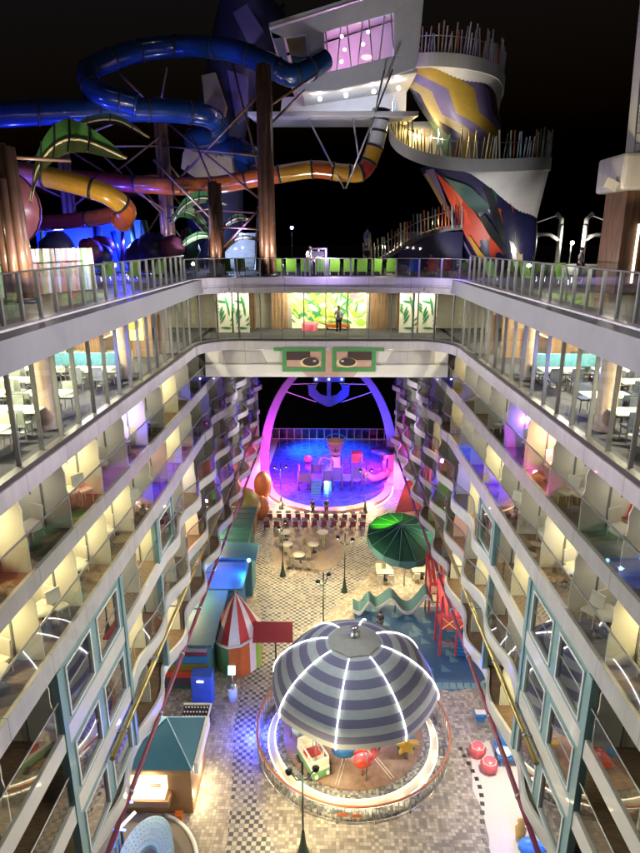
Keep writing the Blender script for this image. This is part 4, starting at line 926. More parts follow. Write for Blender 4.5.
# balcony sets
Bt = table('balchair', .33, 0, True, .62, 'balcony_table'); Bc = chair('balchair', 'balchair', 'balcony_chair')
for s in (-1, 1):
    side = 'left' if s < 0 else 'right'
    for r, word in ((0, 'top'), (1, 'second')):
        z = ROWS[r+1][0]
        for k, y in enumerate(div_ys[:7]):
            yy = y-1.2; x = XW(yy)
            lab = f'on the {word} row of {side} balconies'
            Bt.place((s*(x+.75), yy, z), 0, f'small round pale table {lab}', f'balcony tables {side} {word} row')
            Bc.place((s*(x+1.1), yy-.6, z), pi+.5*s, f'pale mesh chair {lab}', f'balcony chairs {side} {word} row')
            Bc.place((s*(x+1.0), yy+.62, z), .4*s, f'pale mesh chair {lab}', f'balcony chairs {side} {word} row')
            if (k+r) % 3 == 0: Bc.place((s*(x+.5), yy+.5, z), -1.0*s, f'pale mesh chair {lab}', f'balcony chairs {side} {word} row')
Rd = chair('coral', 'balchair', 'balcony_chair')
Rd.place((-8.75, 14.0, 16.7), 2.4, 'red balcony chair on the top row of left balconies near the picture edge')
Rd.place((8.9, 17.0, 16.7), -2.2, 'red balcony chair on the top row of right balconies')
Rd.place((-9.0, 24.6, 14.0), 2.2, 'red balcony chair on the second row of left balconies')
art = W('lit_artwork', 'yellow and white backlit artwork on the left restaurant partition', 'artwork', (-11, 30.2, 20.3)); art.add(MB().b2(-10.6, -9.0, 30.2, 30.26, 20.3, 21.7), 'panel', 'E_art'); art.add(MB().sphere((-9.4, 30.15, 21.1), .3, 14, 8, (1, .1, 1)), 'yellow_disc', 'mustard')

# ================================================================== stern: fence, arch, splash play
fn = W('stern_fence', 'glass fence with white posts along the stern behind the splash pool', 'fence', (0, 76.8, 0))
for i in range(18): fn.add(MB().box((-8.2+i*.98, 76.8, .75), (.06, .06, 1.5)), 'post', 'white')
fn.add(MB().b2(-8.3, 8.6, 76.78, 76.82, 1.47, 1.53).b2(-8.3, 8.6, 76.78, 76.82, .1, .15), 'rail', 'white'); fn.add(MB().strip([(-8.3, 76.8, .15), (8.6, 76.8, .15)], [(-8.3, 76.8, 1.47), (8.6, 76.8, 1.47)]), 'glass_panel', 'railglass')
ar = W('steel_arch', 'tall curved steel arch lit magenta and blue over the splash pool', 'arch', (0.2, 66, 0))
C = [Vector((.2-7.35*cos(pi*i/40), 66, 12.7*sin(pi*i/40))) for i in range(41)]
rings = []
for i, c in enumerate(C):
    t = (C[min(i+1, 40)]-C[max(i-1, 0)]).normalized(); nrm = Vector((-t.z, 0, t.x)); w = .26+.32*abs(-1+2*i/40)
    rings.append([c+nrm*w+Vector((0, -.4, 0)), c-nrm*w+Vector((0, -.4, 0)), c-nrm*w+Vector((0, .4, 0)), c+nrm*w+Vector((0, .4, 0))])
ar.add(MB().section(rings), 'arch_rib', 'arch', bevel=.04)
mb = MB()
for s in (-1, 1): mb.tube([(.2+s*1.2, 66, 10.0), (.2+s*4.6, 66, 9.9)], .05, 5).tube([(.2+s*1.4, 66, 7.9), (.2+s*5.1, 66, 9.2)], .05, 5)
ar.add(mb, 'tie_rod', 'white')
hg = W('anchor_emblem', 'large dark blue anchor hanging in the middle of the steel arch', 'emblem', (.2, 66, 8))
an = [(-.22, 12.5), (.22, 12.5), (.22, 8.3), (.9, 8.5), (1.45, 9.1), (1.3, 9.6), (2.3, 9.6), (2.2, 8.4), (1.2, 7.6), (.2, 7.1), (-.2, 7.1), (-1.2, 7.6), (-2.2, 8.4), (-2.3, 9.6), (-1.3, 9.6), (-1.45, 9.1), (-.9, 8.5), (-.22, 8.3)]
hg.add(MB().plate([(.2+x, 65.9, z+.3) for x, z in an], (0, .2, 0)), 'anchor', 'roofblue', bevel=.03)
hg.add(MB().b2(-1.5, 1.9, 65.92, 66.08, 10.2, 10.9), 'cross_bar', 'roofblue')
for x in (-1.2, .2, 1.6): hg.add(MB().sphere((x, 65.85, 10.5), .06, 6, 5), 'stud_light', 'E_dot')
# splash play structure with tipping bucket
pl = W('splash_play_tower', 'splash play tower with posts, panels and stairs in the middle of the pool', 'play structure', (1, 61, 0))
for x in (-2.9, -1.7, -.4, .6, 1.6, 2.6, 3.6):
    for y in (59.5, 61.5): pl.add(MB().tube([(x, y, 0), (x, y, 3.0 if x > 0 else 2.3)], .1, 8), 'post', 'foam')
for x0, x1, y, z0, z1 in ((-2.9, -1.8, 59.4, 1.0, 2.0), (-.3, .5, 59.4, 1.2, 2.3), (.7, 1.5, 59.4, 1.3, 2.6), (2.7, 3.5, 59.6, 1.4, 2.6), (-1.6, -.5, 61.6, 1.2, 2.2)): pl.add(MB().b2(x0, x1, y, y+.1, z0, z1), 'side_panel', 'foam')
pl.add(MB().b2(-2.9, 3.6, 59.6, 61.4, 1.1, 1.2), 'platform', 'lilac')
for i in range(5): pl.add(MB().b2(-1.6, -.6, 58.3+i*.25, 58.55+i*.25, .05, .25+.2*i), 'stair_step', 'roofteal')
pl.add(MB().lathe([(.9, 0), (.55, 1.2), (.5, 2.2)], (.9, 61, 1.2), 14), 'bucket_stand', 'peach')
pl.add(MB().tube(catmull([(-.8, 60.5, 2.6), (-.5, 60.5, 3.3), (.3, 60.5, 3.2), (.8, 60.6, 2.6)], 5), .12, 8), 'water_pipe', 'pinkbowl')
pl.add(MB().b2(2.6, 3.8, 61.5, 62.6, 2.4, 3.4), 'red_cabin', 'coral')
bk = W('tipping_bucket', 'big peach tipping bucket with a round handle above the splash play tower', 'bucket', (.9, 61, 3.5))
bk.add(MB().lathe([(0, 0), (.55, 0), (.85, 1.35), (.92, 1.35), (.92, 1.5), (.82, 1.5), (.55, .15)], (.9, 61, 3.6), 18), 'tub', 'peach')
bk.add(MB().tube([(.9+1.2*cos(a), 61, 4.9+.9*sin(a)) for a in [2*pi*i/24 for i in range(24)]], .06, 6, closed=True), 'handle', 'bright')
mb = MB().box((.9, 60.28, 4.35), (.09, .03, .55)).box((.9, 60.27, 4.55), (.4, .03, .08))
mb.tube([(.9+.3*cos(a), 60.28, 4.3+.24*sin(a)) for a in [pi+pi*i/8 for i in range(9)]], .045, 5); bk.add(mb, 'painted_anchor', 'seam')
um = W('flat_top_palm', 'purple flat topped water feature on a post at the right end of the pool', 'water feature', (6.2, 63, 0))
um.add(MB().tube([(6.2, 63, 0), (6.2, 63, 3.2)], .25, 8), 'post', 'foam'); um.add(MB().lathe([(.25, 2.2), (.6, 2.9), (1.5, 3.3), (0, 3.4)], (6.2, 63, 0), 12), 'top', 'foam')
bl = W('pink_ball', 'small round pink float at the back of the pool', 'ball', (-2.2, 68, .2)); bl.add(MB().sphere((-2.2, 68, .5), .45, 14, 10), 'ball_body', 'pink')
jet = W('slide_chute', 'curved pink chute running out into the pool on the right', 'slide', (5, 61, 0))
jet.add(MB().tube(catmull([(3.6, 62, 1.4), (4.8, 61, .9), (5.8, 62.2, .6), (6.8, 64, .5)], 6), .4, 10), 'chute', 'pinkbowl')
for x, y, z, c, e, ax, ay in ((-5.0, 60, 4, (.95, .05, .8), 1300, -6, 62), (0, 70, 6, (.04, .08, 1), 1500, 0, 68), (-4, 60, 5, (.16, .04, 1), 650, -2, 60), (5, 60, 5, (.12, .05, 1), 700, 4, 61), (5.5, 66, 3, (1, .03, .3), 1000, 4, 66), (1.5, 57, 4, (.15, .05, 1), 350, 1, 60), (0, 74, 5, (.05, .25, 1), 1100, 0, 72), (-6.4, 58.5, 3.5, (1, .05, .6), 900, -5.5, 60), (6.8, 62, 3, (1, .04, .25), 700, 5, 64), (-3, 72, 3, (.0, .5, 1), 500, -2, 72), (6.8, 57.5, 3.5, (.5, .1, 1), 500, 6.3, 59), (-1, 67, 4, (.7, .05, .9), 500, 2, 67)):
    light('SPOT', (x, y, z), e*2.4, c, .1, aim=(ax, ay, 0), spot=125, name='pool_spotlight')
light('SPOT', (-6.2, 62, .6), 2600, (1, .02, .72), .2, aim=(-5.5, 66, 8), spot=70, name='arch_uplight')
light('SPOT', (-6.2, 62.5, .6), 2200, (.15, .05, 1), .2, aim=(-3, 66, 12), spot=90, name='arch_uplight')
light('SPOT', (4.2, 61.5, 3.2), 4500, (.05, .03, 1), .2, aim=(5.9, 66, 8), spot=90, name='arch_uplight')
for y, c in ((55.2, (1, .35, .3)),):
    for x in (-4.5, -1.5, 1.5, 4.5): light('POINT', (x, 54.0+abs(x)*.3-1.0*0-.6, .6), 45, (1, .6, .35), .1, name='rim_lamp')
light('POINT', (-6.3, 56, 3.4), 120, (1, .15, .3), .2, name='entrance_lamp')

# ================================================================== carousel
cx0, cy0 = 1.45, 26.15
ca = W('carousel', 'carousel with a striped purple and grey canopy edged by white light ribs', 'carousel', (cx0, cy0, 0))
ca.add(MB().lathe([(4.75, .02), (4.75, .16), (4.2, .16)], (cx0, cy0, 0), 64), 'outer_step', 'mosaic')
ca.add(MB().lathe([(4.35, .16), (4.35, .34), (3.95, .34)], (cx0, cy0, 0), 64), 'lower_step', 'stonestep')
ca.add(MB().lathe([(4.0, .34), (4.0, .50), (3.55, .50)], (cx0, cy0, 0), 64), 'upper_step', 'mosaic')
ca.add(MB().lathe([(3.6, .50), (3.6, .62), (0, .62)], (cx0, cy0, 0), 64), 'platform', 'carwood')
for r_, z in ((4.37, .25), (4.02, .42)): ca.add(MB().tube([(cx0+r_*cos(2*pi*i/72), cy0+r_*sin(2*pi*i/72), z) for i in range(72)], .03, 5, closed=True), 'step_led', 'E_ring')
mb = MB()
for i in range(8):
    a = 2*pi*i/8-.25
    for o in (-.07, .07): mb.box((cx0+2.2*cos(a)-o*sin(a), cy0+2.2*sin(a)+o*cos(a), .626), (2.6, .03, .008), rz=a)
ca.add(mb, 'deck_inlay', 'stonestep')
ca.add(MB().lathe([(.55, .62), (.5, 3.6)], (cx0, cy0, 0), 16), 'centre_drum', 'lilac')
NR = 8; ph0 = R(-103)
zr, zt = 3.35, 6.35
def prof(t):     # t 0 top .. 1 rim -> r, z
    r = .9+3.35*(sin(t*pi/2*.98)**.92); z = zt-.35-(zt-.35-zr)*(1-cos(t*pi/2))**.80*1.0
    if t > .9: r -= (t-.9)*.6
    return r, z
def cpt(t, a, out=0):
    r, z = prof(t); u = ((a-ph0)/(2*pi/NR)) % 1; sag = 1-.022*sin(pi*u)*(.4+t)
    return (cx0+(r*sag+out)*cos(a), cy0+(r*sag+out)*sin(a), z+out*.5)
mbs = {'fabricgrey': MB(), 'fabricpurple': MB()}
NS, NA = 11, 80; sub = 4
for k in range(NS):
    mb = mbs['fabricpurple' if k % 2 else 'fabricgrey']
    for q in range(sub):
        t0, t1 = (k+q/sub)/NS, (k+(q+1)/sub)/NS
        for j in range(NA):
            a0, a1 = ph0+2*pi*j/NA, ph0+2*pi*(j+1)/NA
            # stripes step inside each panel: shift half a stripe on alternate panels
            mb.quad(cpt(t0, a0), cpt(t0, a1), cpt(t1, a1), cpt(t1, a0), smooth=True)
for m_, mb in mbs.items():
    ca.add(mb, 'canopy_stripes', m_)
mb = MB(); P8 = [(cx0+1.28*cos(ph0+2*pi*i/8), cy0+1.28*sin(ph0+2*pi*i/8)) for i in range(8)]
b0 = [(x, y, zt-.28) for x, y in P8]
for i in range(8): mb.quad(b0[i], b0[(i+1) % 8], (cx0, cy0, zt+.05))
for i in range(8): mb.quad(b0[i], b0[(i+1) % 8], (b0[(i+1) % 8][0], b0[(i+1) % 8][1], zt-.45), (b0[i][0], b0[i][1], zt-.45))
ca.add(mb, 'canopy_cap', 'fabriccap')
ca.add(MB().lathe([(.3, 0), (.32, .12), (.15, .18), (.12, .35), (.2, .45), (0, .5)], (cx0, cy0, zt), 14), 'finial', 'metal')
for i in range(NR):
    a = ph0+2*pi*i/NR
    ca.add(MB().tube([cpt(t/24, a, .05) for t in [1.6]+list(range(3, 25))], .024, 6), 'rib_light', 'E_white')
for i in range(NR):
    a = ph0+2*pi*(i+.5)/NR; x, y = cx0+3.2*cos(a), cy0+3.2*sin(a); ca.add(MB().tube([(x, y, .62), (x, y, 3.4)], .03, 6), 'pole', 'metal')
light('POINT', (cx0, cy0-1.6, 3.1), 110, (1, .82, .6), .4, name='carousel_lamp'); light('POINT', (cx0+1.6, cy0+.9, 3.0), 90, (1, .82, .6), .4, name='carousel_lamp'); light('POINT', (cx0-1.6, cy0+.4, 3.0), 60, (.8, .6, 1), .4, name='carousel_lamp')
light('POINT', (cx0-5.2, cy0+.2, .7), 190, (.05, .08, 1), .15, name='blue_floor_lamp'); light('POINT', (cx0+4.5, cy0+1.6, 3.6), 90, (.1, .12, 1), .15, name='blue_floor_lamp')
for a in range(-150, 10, 22):
    light('POINT', (cx0+4.55*cos(R(a)), cy0+4.55*sin(R(a)), .5), 4.5 if a > -140 else 2, (1, .85, .5), .12, name='step_lamp')
# fence ring
fe = W('ring_fence', 'round metal queue fence encircling the carousel', 'fence', (cx0, cy0, 0)); Rf = 4.95
fe.add(MB().tube([(cx0+Rf*cos(2*pi*i/72), cy0+Rf*sin(2*pi*i/72), 1.05) for i in range(72)], .055, 6, closed=True), 'top_rail', 'rust')
fe.add(MB().tube([(cx0+Rf*cos(2*pi*i/72), cy0+Rf*sin(2*pi*i/72), .15) for i in range(72)], .02, 5, closed=True).tube([(cx0+Rf*cos(2*pi*i/72), cy0+Rf*sin(2*pi*i/72), .92) for i in range(72)], .02, 5, closed=True), 'lower_rail', 'metal')
mb = MB()
for i in range(200):
    a = 2*pi*i/200; l = .03*(-1)**i; mb.tube([(cx0+Rf*cos(a), cy0+Rf*sin(a), .15), (cx0+Rf*cos(a+l*.6), cy0+Rf*sin(a+l*.6), .92)], .012, 4)
tag(fe.add(mb, 'balusters', 'metal'), kind='stuff')
for i in range(18):
    a = 2*pi*i/18; fe.add(MB().tube([(cx0+Rf*cos(a), cy0+Rf*sin(a), 0), (cx0+Rf*cos(a), cy0+Rf*sin(a), 1.05)], .03, 6), 'post', 'metal')
for i, a in enumerate((-97, -90)):
    sg = W('fence_sign', 'small orange oval notice on the near side of the ring fence, '+('left one' if i == 0 else 'right one'), 'sign', (cx0+5*cos(R(a)), cy0+5*sin(R(a)), .6))
    c = Vector((cx0+5.0*cos(R(a)), cy0+5.0*sin(R(a)), .62)); tg = Vector((-sin(R(a)), cos(R(a)), 0))
    sg.add(MB().plate([c+tg*.26*cos(t)+Vector((0, 0, .10*sin(t))) for t in [2*pi*k/14 for k in range(14)]], (0.02*cos(R(a)), .02*sin(R(a)), 0)), 'sign_plate', 'orange')
# rides
def ride_pole(w, x, y): w.add(MB().tube([(x, y, .62), (x, y, 3.6)], .03, 6), 'ride_pole', 'metal')
vx, vy = -.55, 23.75
vn = W('ride_van', 'green and cream toy camper van ride with a cut-open roof on the carousel deck', 'carousel ride', (vx, vy, .62))
m_ = Matrix.Rotation(R(118), 3, 'Z')
def vb(mb, c, d):
    c = m_ @ Vector((c[0], c[1], 0)); return mb.box((vx+c.x, vy+c.y, d[3]), d[:3], rz=R(118))
vn.add(vb(MB(), (0, 0), (1.9, .95, .42, .62+.38)), 'lower_body', 'vangreen', bevel=.12)
vn.add(vb(MB(), (0, 0), (1.8, .9, .16, .62+.66)), 'waist_band', 'cream', bevel=.05)
mb = MB()
for sx in (-1, 1): vb(mb, (sx*.82, 0), (.1, .86, .5, .62+.95)); 
for sy in (-1, 1): vb(mb, (0, sy*.4), (1.6, .08, .1, .62+1.2)); [vb(mb, (q, sy*.4), (.07, .07, .45, .62+.95)) for q in (-.3, .3)]
vn.add(mb, 'cabin_frame', 'cream', bevel=.03)
vn.add(vb(MB(), (.1, 0), (.5, .7, .25, .62+.75)), 'bench_seat', 'redfab')
for sx in (-.6, .6):
    for sy in (-.45, .45):
        c = m_ @ Vector((sx, sy, 0)); q = m_ @ Vector((0, .06, 0)); vn.add(MB().tube([(vx+c.x-q.x, vy+c.y-q.y, .82), (vx+c.x+q.x, vy+c.y+q.y, .82)], .2, 14), 'wheel', 'seam')
c = m_ @ Vector((-.98, 0, 0))
for sy in (-.3, .3):
    c = m_ @ Vector((-.97, sy, 0)); vn.add(MB().sphere((vx+c.x, vy+c.y, 1.05), .1, 10, 6), 'headlight', 'whitefab')
ride_pole(vn, vx, vy)
fx, fy = 1.85, 23.35
fl = W('ride_flamingo', 'pink flamingo ride hanging on its pole at the front of the carousel', 'carousel ride', (fx, fy, .62))
fl.add(MB().sphere((fx, fy, 1.5), .42, 16, 10, (1.15, .8, .75)), 'body', 'pink')
fl.add(MB().tube(catmull([(fx+.35, fy, 1.6), (fx+.55, fy-.05, 1.95), (fx+.35, fy-.05, 2.3), (fx+.5, fy-.08, 2.5), (fx+.68, fy-.1, 2.35)], 5), [.13]*9+[.1]*12, 10), 'neck', 'pink')
fl.add(MB().lathe([(.06, 0), (0, -.22)], (fx+.7, fy-.1, 2.3), 8), 'beak', 'blackp')
fl.add(MB().sphere((fx-.1, fy-.34, 1.55), .28, 12, 8, (1.3, .3, .8)).sphere((fx-.1, fy+.34, 1.55), .28, 12, 8, (1.3, .3, .8)), 'wing', 'coral')
for q in (-.08, .08): fl.add(MB().tube([(fx-.05, fy+q, 1.2), (fx, fy+q, .95), (fx-.08, fy+q, .66)], .03, 6), 'leg', 'pinkbowl')
ride_pole(fl, fx, fy)
sx_, sy_ = 4.0, 24.4
sf2 = W('ride_starfish', 'yellow starfish ride with blue trim at the right of the carousel', 'carousel ride', (sx_, sy_, .62))
pts = [(sx_+(.62 if i % 2 == 0 else .27)*cos(R(90+36*i)), 1.4+(.62 if i % 2 == 0 else .27)*sin(R(90+36*i))) for i in range(10)]
sf2.add(MB().plate([(x, sy_-.2, z) for x, z in pts], (0, .35, 0)), 'star_body', 'mustard', bevel=.06); sf2.add(MB().box((sx_, sy_+.3, 1.2), (.9, .5, .5)), 'seat_shell', 'roofteal', bevel=.08); ride_pole(sf2, sx_, sy_)
for i, (a, m1, nm, lb) in enumerate(((200, 'paleblue', 'ride_swan', 'white and lilac swan boat ride in blue light at the left of the carousel'), (245, 'bright', 'ride_fish', 'blue fish ride half hidden between the camper van and the flamingo'))):
    x, y = cx0+2.7*cos(R(a)), cy0+2.5*sin(R(a))
    if i == 1: x, y = .95, 24.0
    w = W(nm, lb, 'carousel ride', (x, y, .62)); w.add(MB().sphere((x, y, 1.4), .5, 14, 10, (1.2, .7, .7)), 'body', m1); w.add(MB().tube(catmull([(x-.4, y, 1.5), (x-.6, y, 1.9), (x-.45, y, 2.3), (x-.65, y, 2.35)], 5), .1, 8), 'neck' if i == 0 else 'tail', m1); w.add(MB().sphere((x-.1, y, 1.7), .3, 12, 8, (1.2, .8, .4)), 'seat', 'lilac'); ride_pole(w, x, y)

# ================================================================== street lamps
lo = T('street_lamp', 'x', 'street lamp')
MB().lathe([(.26, 0), (.24, .1), (.14, .5), (.07, 1.1), (.06, 1.2)], n=12).build('base', 'lampgreen', lo)
MB().tube([(0, 0, 1.1), (0, 0, 4.8)], .045, 8).build('pole', 'lampgreen', lo)
for s in (-1, 1):
    a = MB().tube([(0, 0, 3.9), (s*.25, 0, 3.95), (s*.42, 0, 4.25), (s*.55, 0, 4.45)], .03, 6).build('arm', 'lampgreen', lo)
    MB().lathe([(.05, .08), (.16, 0), (.13, -.12)], (s*.55, 0, 4.45), 10).build('lamp_shade', 'darkmetal', a)
    MB().sphere((s*.55, 0, 4.32), .085, 8, 6).build('bulb', 'E_warm', a)
LP = Proto(lo)
for x, y, rz, lb in ((-.88, 19.9, .15, 'tall double-armed lamp post nearest the viewer, in front of the carousel'), (-.15, 34.8, .9, 'double-armed lamp post just behind the carousel canopy'), (1.38, 40.3, -.3, 'double-armed lamp post standing between the cafe and the green umbrella'), (-3.35, 42.5, 1.2, 'lamp post beside the round cafe tables on the left'), (-4.4, 55, .2, 'lamp post at the left end of the pool rim'), (3.7, 54.2, .2, 'lamp post at the right end of the pool rim')):
    LP.place((x, y, 0), rz, lb, 'lamp posts along the boardwalk')
    e = 250
    for q in (-1, 1): light('AREA', (x+q*.55*cos(rz), y+q*.55*sin(rz), 4.22), e*(.36 if 30 < y < 50 else .42), (1, .80, .42), .22, name='street_lamp_light')

# ================================================================== cafe furniture
Rt = table('stonestep', .5, 0, True, .75, 'cafe_table'); Cc = chair('bulkhead', 'metal', 'cafe_chair')
names = ['round cafe table at the back left of the cafe floor', 'round cafe table at the back right of the cafe floor', 'round cafe table beside the left lamp post', 'round cafe table right of centre on the cafe floor', 'round cafe table nearest the viewer at the tip of the cafe floor']
for (x, y), nmm in zip(((-3.55, 48.6), (-.3, 48.6), (-3.3, 46.4), (-1.05, 46.4), (-2.2, 44.6)), names):
    Rt.place((x, y, 0.016), 0, nmm)
    for k in range(3):
        a = rn.random()*.6+2.1*k; Cc.place((x+.72*cos(a), y+.72*sin(a), 0.016), a-pi/2, 'light cafe chair drawn up to a round table on the cafe floor', 'chairs round the cafe tables')
for k in range(4): Cc.place((-2.9+.62*k, 43.6-.12*k, .016), 3.0, 'low cafe chair in the front row by the tip of the cafe floor', 'front row of cafe chairs')
Dk = table('chaird', .5, .5, name='square_table'); Rc = chair('maroon', 'darkmetal', 'red_chair')
for r in range(2):
    for i in range(11):
        x = -5.3+.86*i-(.15 if r else 0); y = 52.7-1.5*r
        Dk.place((x, y, .016), 0, f'small dark square table in the {"row next to the pool rim" if r == 0 else "second row from the pool rim"}', f'square tables row {r+1}')
        Rc.place((x+.1, y-.62, .016), pi, f'red backed chair in the {"row next to the pool rim" if r == 0 else "second row from the pool rim"}', f'red chairs row {r+1}')
# tables under the umbrella
Lt = table('stonestep', 1.3, .7, name='long_table'); Wc = chair('stonestep', 'metal', 'umbrella_chair')
for x, y, lb in ((4.5, 42.0, 'rectangular pale table left of the umbrella pole'), (7.3, 42.3, 'rectangular pale table right of the umbrella pole')):
    Lt.place((x, y, .012), 0, lb)
    for dx in (-.4, .4): Wc.place((x+dx, y-.65, .012), pi, 'pale chair at a rectangular table under the green umbrella', 'chairs under the green umbrella'); Wc.place((x+dx, y+.65, .012), 0, 'pale chair at a rectangular table under the green umbrella', 'chairs under the green umbrella')
# giant green umbrella
gu = W('giant_umbrella', 'huge dark green umbrella roof with a scalloped teal valance and a green glow', 'umbrella', (5.9, 43.5, 0))
N12 = 14; ux, uy, ur, uyr = 5.85, 43.6, 2.65, 4.2; rim = [(ux+ur*cos(2*pi*i/N12), uy+uyr*sin(2*pi*i/N12)) for i in range(N12)]
mb = MB(); 
for i in range(N12):
    j = (i+1) % N12; mb.quad((*rim[i], 3.0), (*rim[j], 3.0), (ux, uy, 3.9)); mb.quad((*rim[j], 2.97), (*rim[i], 2.97), (ux, uy, 3.85))
gu.add(mb, 'canopy', 'umbgreen')
for i in range(N12): gu.add(MB().tube([(rim[i][0], rim[i][1], 3.03), (ux, uy, 3.93)], .03, 5), 'rib', 'umbteal')
for i in range(N12):
    j = (i+1) % N12; a, b = Vector((*rim[i], 3.0)), Vector((*rim[j], 3.0)); m1 = (a+b)/2
    gu.add(MB().plate([a, b, b+Vector((0, 0, -.42)), m1+Vector((0, 0, -.62)), a+Vector((0, 0, -.42))], ((m1.x-ux)*.01, (m1.y-uy)*.01, 0)), 'valance', 'umbteal')
gu.add(MB().tube([(5.9, 41.2, 0), (5.9, 41.2, 3.3)], .06, 8).tube([(7.4, 45.2, 0), (7.4, 45.2, 3.3)], .06, 8), 'pole', 'metal')
light('SPOT', (4.0, 44.0, 5.6), 1100, (.35, 1, .02), .08, aim=(4.9, 45.3, 3.1), spot=62, name='green_spotlight')
light('AREA', (5.8, 41.5, 2.8), 60, WARM, .5, name='umbrella_lamp'); light('AREA', (7, 40.8, 2.8), 40, WARM, .5, name='umbrella_lamp')
# red roof behind
rr = W('red_roof_stall', 'stall with a dull red sloping roof behind the green umbrella', 'stall', (8.2, 51.5, 0))
rr.add(MB().plate([(5.8, 47.9, 2.9), (10, 47.9, 3.4), (9.6, 55, 3.4), (7.6, 55, 2.9)], (0, 0, .1)), 'roof', 'awning'); rr.add(MB().b2(7.6, 9.6, 48.6, 54.5, 0, 2.88), 'stall_body', 'kiosk')
# red lookout towers
def lookout(label, x, y, w, d, h, deck, ladder=False):
    t = W('lookout_tower', label, 'play tower', (x, y, 0), 'red slatted lookout towers')
    for dx in (0, w):
        for dy in (0, d): t.add(MB().box((x+dx, y+dy, h/2), (.13, .13, h)), 'post', 'pergola')
    t.add(MB().b2(x, x+w, y, y+d, deck-.08, deck), 'deck', 'pergola')
    for i in range(8):
        q = x+w*i/7; t.add(MB().plate([(q-.1, y-.25, h*.70), (q+.1, y-.25, h*.70), (q+.1, y+d+.1, h+.15), (q-.1, y+d+.1, h+.15)], (0, 0, .06)), 'roof_slat', 'pergola')
    t.add(MB().tube([(x-.1, y-.25, h*.70-.03), (x+w+.1, y-.25, h*.70-.03)], .06, 6).tube([(x-.1, y+d, h+.0), (x+w+.1, y+d, h+.0)], .06, 6).tube([(x, y, deck+.8), (x+w, y, deck+.8)], .05, 6).tube([(x, y, .9), (x+w, y, .9)], .05, 6), 'cross_rail', 'pergola')
    for i in range(2):
        a, b = x+w*i/2+.08, x+w*(i+1)/2-.08
        t.add(MB().tube([(a, y-.04, deck-.0), (b, y-.04, deck+.75)], .04, 5).tube([(b, y-.04, deck), (a, y-.04, deck+.75)], .04, 5), 'cross_brace', 'xyellow')
    t.add(MB().box((x+w/2, y-.02, deck/2), (.1, .1, deck)), 'post', 'pergola')
    if ladder:
        for i in range(7): t.add(MB().b2(x+w*.55, x+w*.97, y-.1+.0, y+.15, .25*i+.1, .25*i+.22), 'rung', 'bright')
lookout('nearer red slatted lookout tower with yellow cross braces and blue steps', 7.15, 33.0, 2.0, 1.6, 4.3, 2.0, True)
lookout('farther red slatted lookout tower beside the green umbrella', 7.2, 37.6, 2.0, 1.8, 3.5, 1.6)
# wave mound
wv = W('wave_sculpture', 'zigzag wave sculpture in pale teal at the edge of the blue play floor', 'sculpture', (4, 38, 0))
zz = [(1.9, .5), (2.4, .35), (3.0, 1.05), (3.5, .5), (4.0, .75), (4.6, 1.25), (5.3, .55), (5.9, .4), (6.5, .9), (7.0, 1.5), (7.5, .8)]
Cw = catmull([(x, 37.4+.2*sin(x*2), z) for x, z in zz], 4)
wv.add(MB().section([[c, c+Vector((0, 1.0, .25)), c+Vector((0, 1.0, .12)), c+Vector((0, 0, -.13))] for c in Cw]), 'wave_sheet', 'umbteal')
wv.add(MB().section([[c+Vector((0, -.06, .0)), c+Vector((0, -.005, .04)), c+Vector((0, -.005, -.2)), c+Vector((0, -.06, -.22))] for c in Cw]), 'wave_edge', 'swhite')
for x in (2.6, 4.9, 7.0): wv.add(MB().tube([(x, 38, 0), (x, 38, .9)], .06, 6), 'support', 'metal')

# ================================================================== left shops
def stall(label, x1, ya, yb, z, roof, tilt=.3, body='tealdark', x0=-9.65, name='shop', front=True, th=.15):
    w = W(name, label, 'shop', ((x0+x1)/2, (ya+yb)/2, 0))
    w.add(MB().plate([(x0, ya, z+tilt), (x1, ya, z), (x1, yb, z), (x0, yb, z+tilt)], (0, 0, th)), 'roof', roof)
    w.add(MB().b2(x0, x1-.35, ya+.25, yb-.05, 0, z-.02), 'wall', body)
    w.add(MB().tube([(x1-.05, ya+.05, z-.05), (x1-.05, yb-.05, z-.05)], .05, 5), 'gutter', 'metal')
    return w
w1 = stall('shop with a flat slate teal roof behind the striped tent', -6.35, 29.6, 35.3, 3.0, 'roofslate', 0, 'roofslate')
for i, m_c in enumerate(('foam', 'coral', 'olive', 'bright', 'maroon')): w1.add(MB().b2(-9.5, -6.75, 29.78-.002*i, 29.83-.002*i, .3+.5*i, .75+.5*i), 'front_panel', m_c)
w1.add(MB().b2(-9.5, -6.7, 29.5, 29.9, 2.75, 2.98), 'sign_board', 'panelgrey')
stall('shop with a bright blue roof lit by a cyan lamp', -5.45, 35.5, 39.2, 3.0, 'roofblue', 0, 'roofblue')
stall('shop with a darker blue roof behind the bright blue one', -5.0, 39.3, 41.7, 3.1, 'roofteal', .1, 'roofteal')
w2 = stall('shop with a long dark green roof on the left side', -5.9, 41.9, 48.5, 3.0, 'roofgreen', .1)
for i in range(7): w2.add(MB().tube([(-9.6, 42.3+i*.95, 3.27), (-5.95, 42.3+i*.95, 3.16)], .03, 5), 'roof_seam', 'roofgreen')
ol = W('olive_roof_stall', 'small stall with a rounded olive roof beside the orange shell', 'shop', (-7.4, 51, 0)); ol.add(MB().sphere((-7.6, 50.9, 2.2), 1.7, 16, 8, (1, 1.35, .9)), 'roof', 'olive'); ol.add(MB().b2(-9, -6.3, 49.4, 52.4, 0, 2.2), 'wall', 'kiosk')
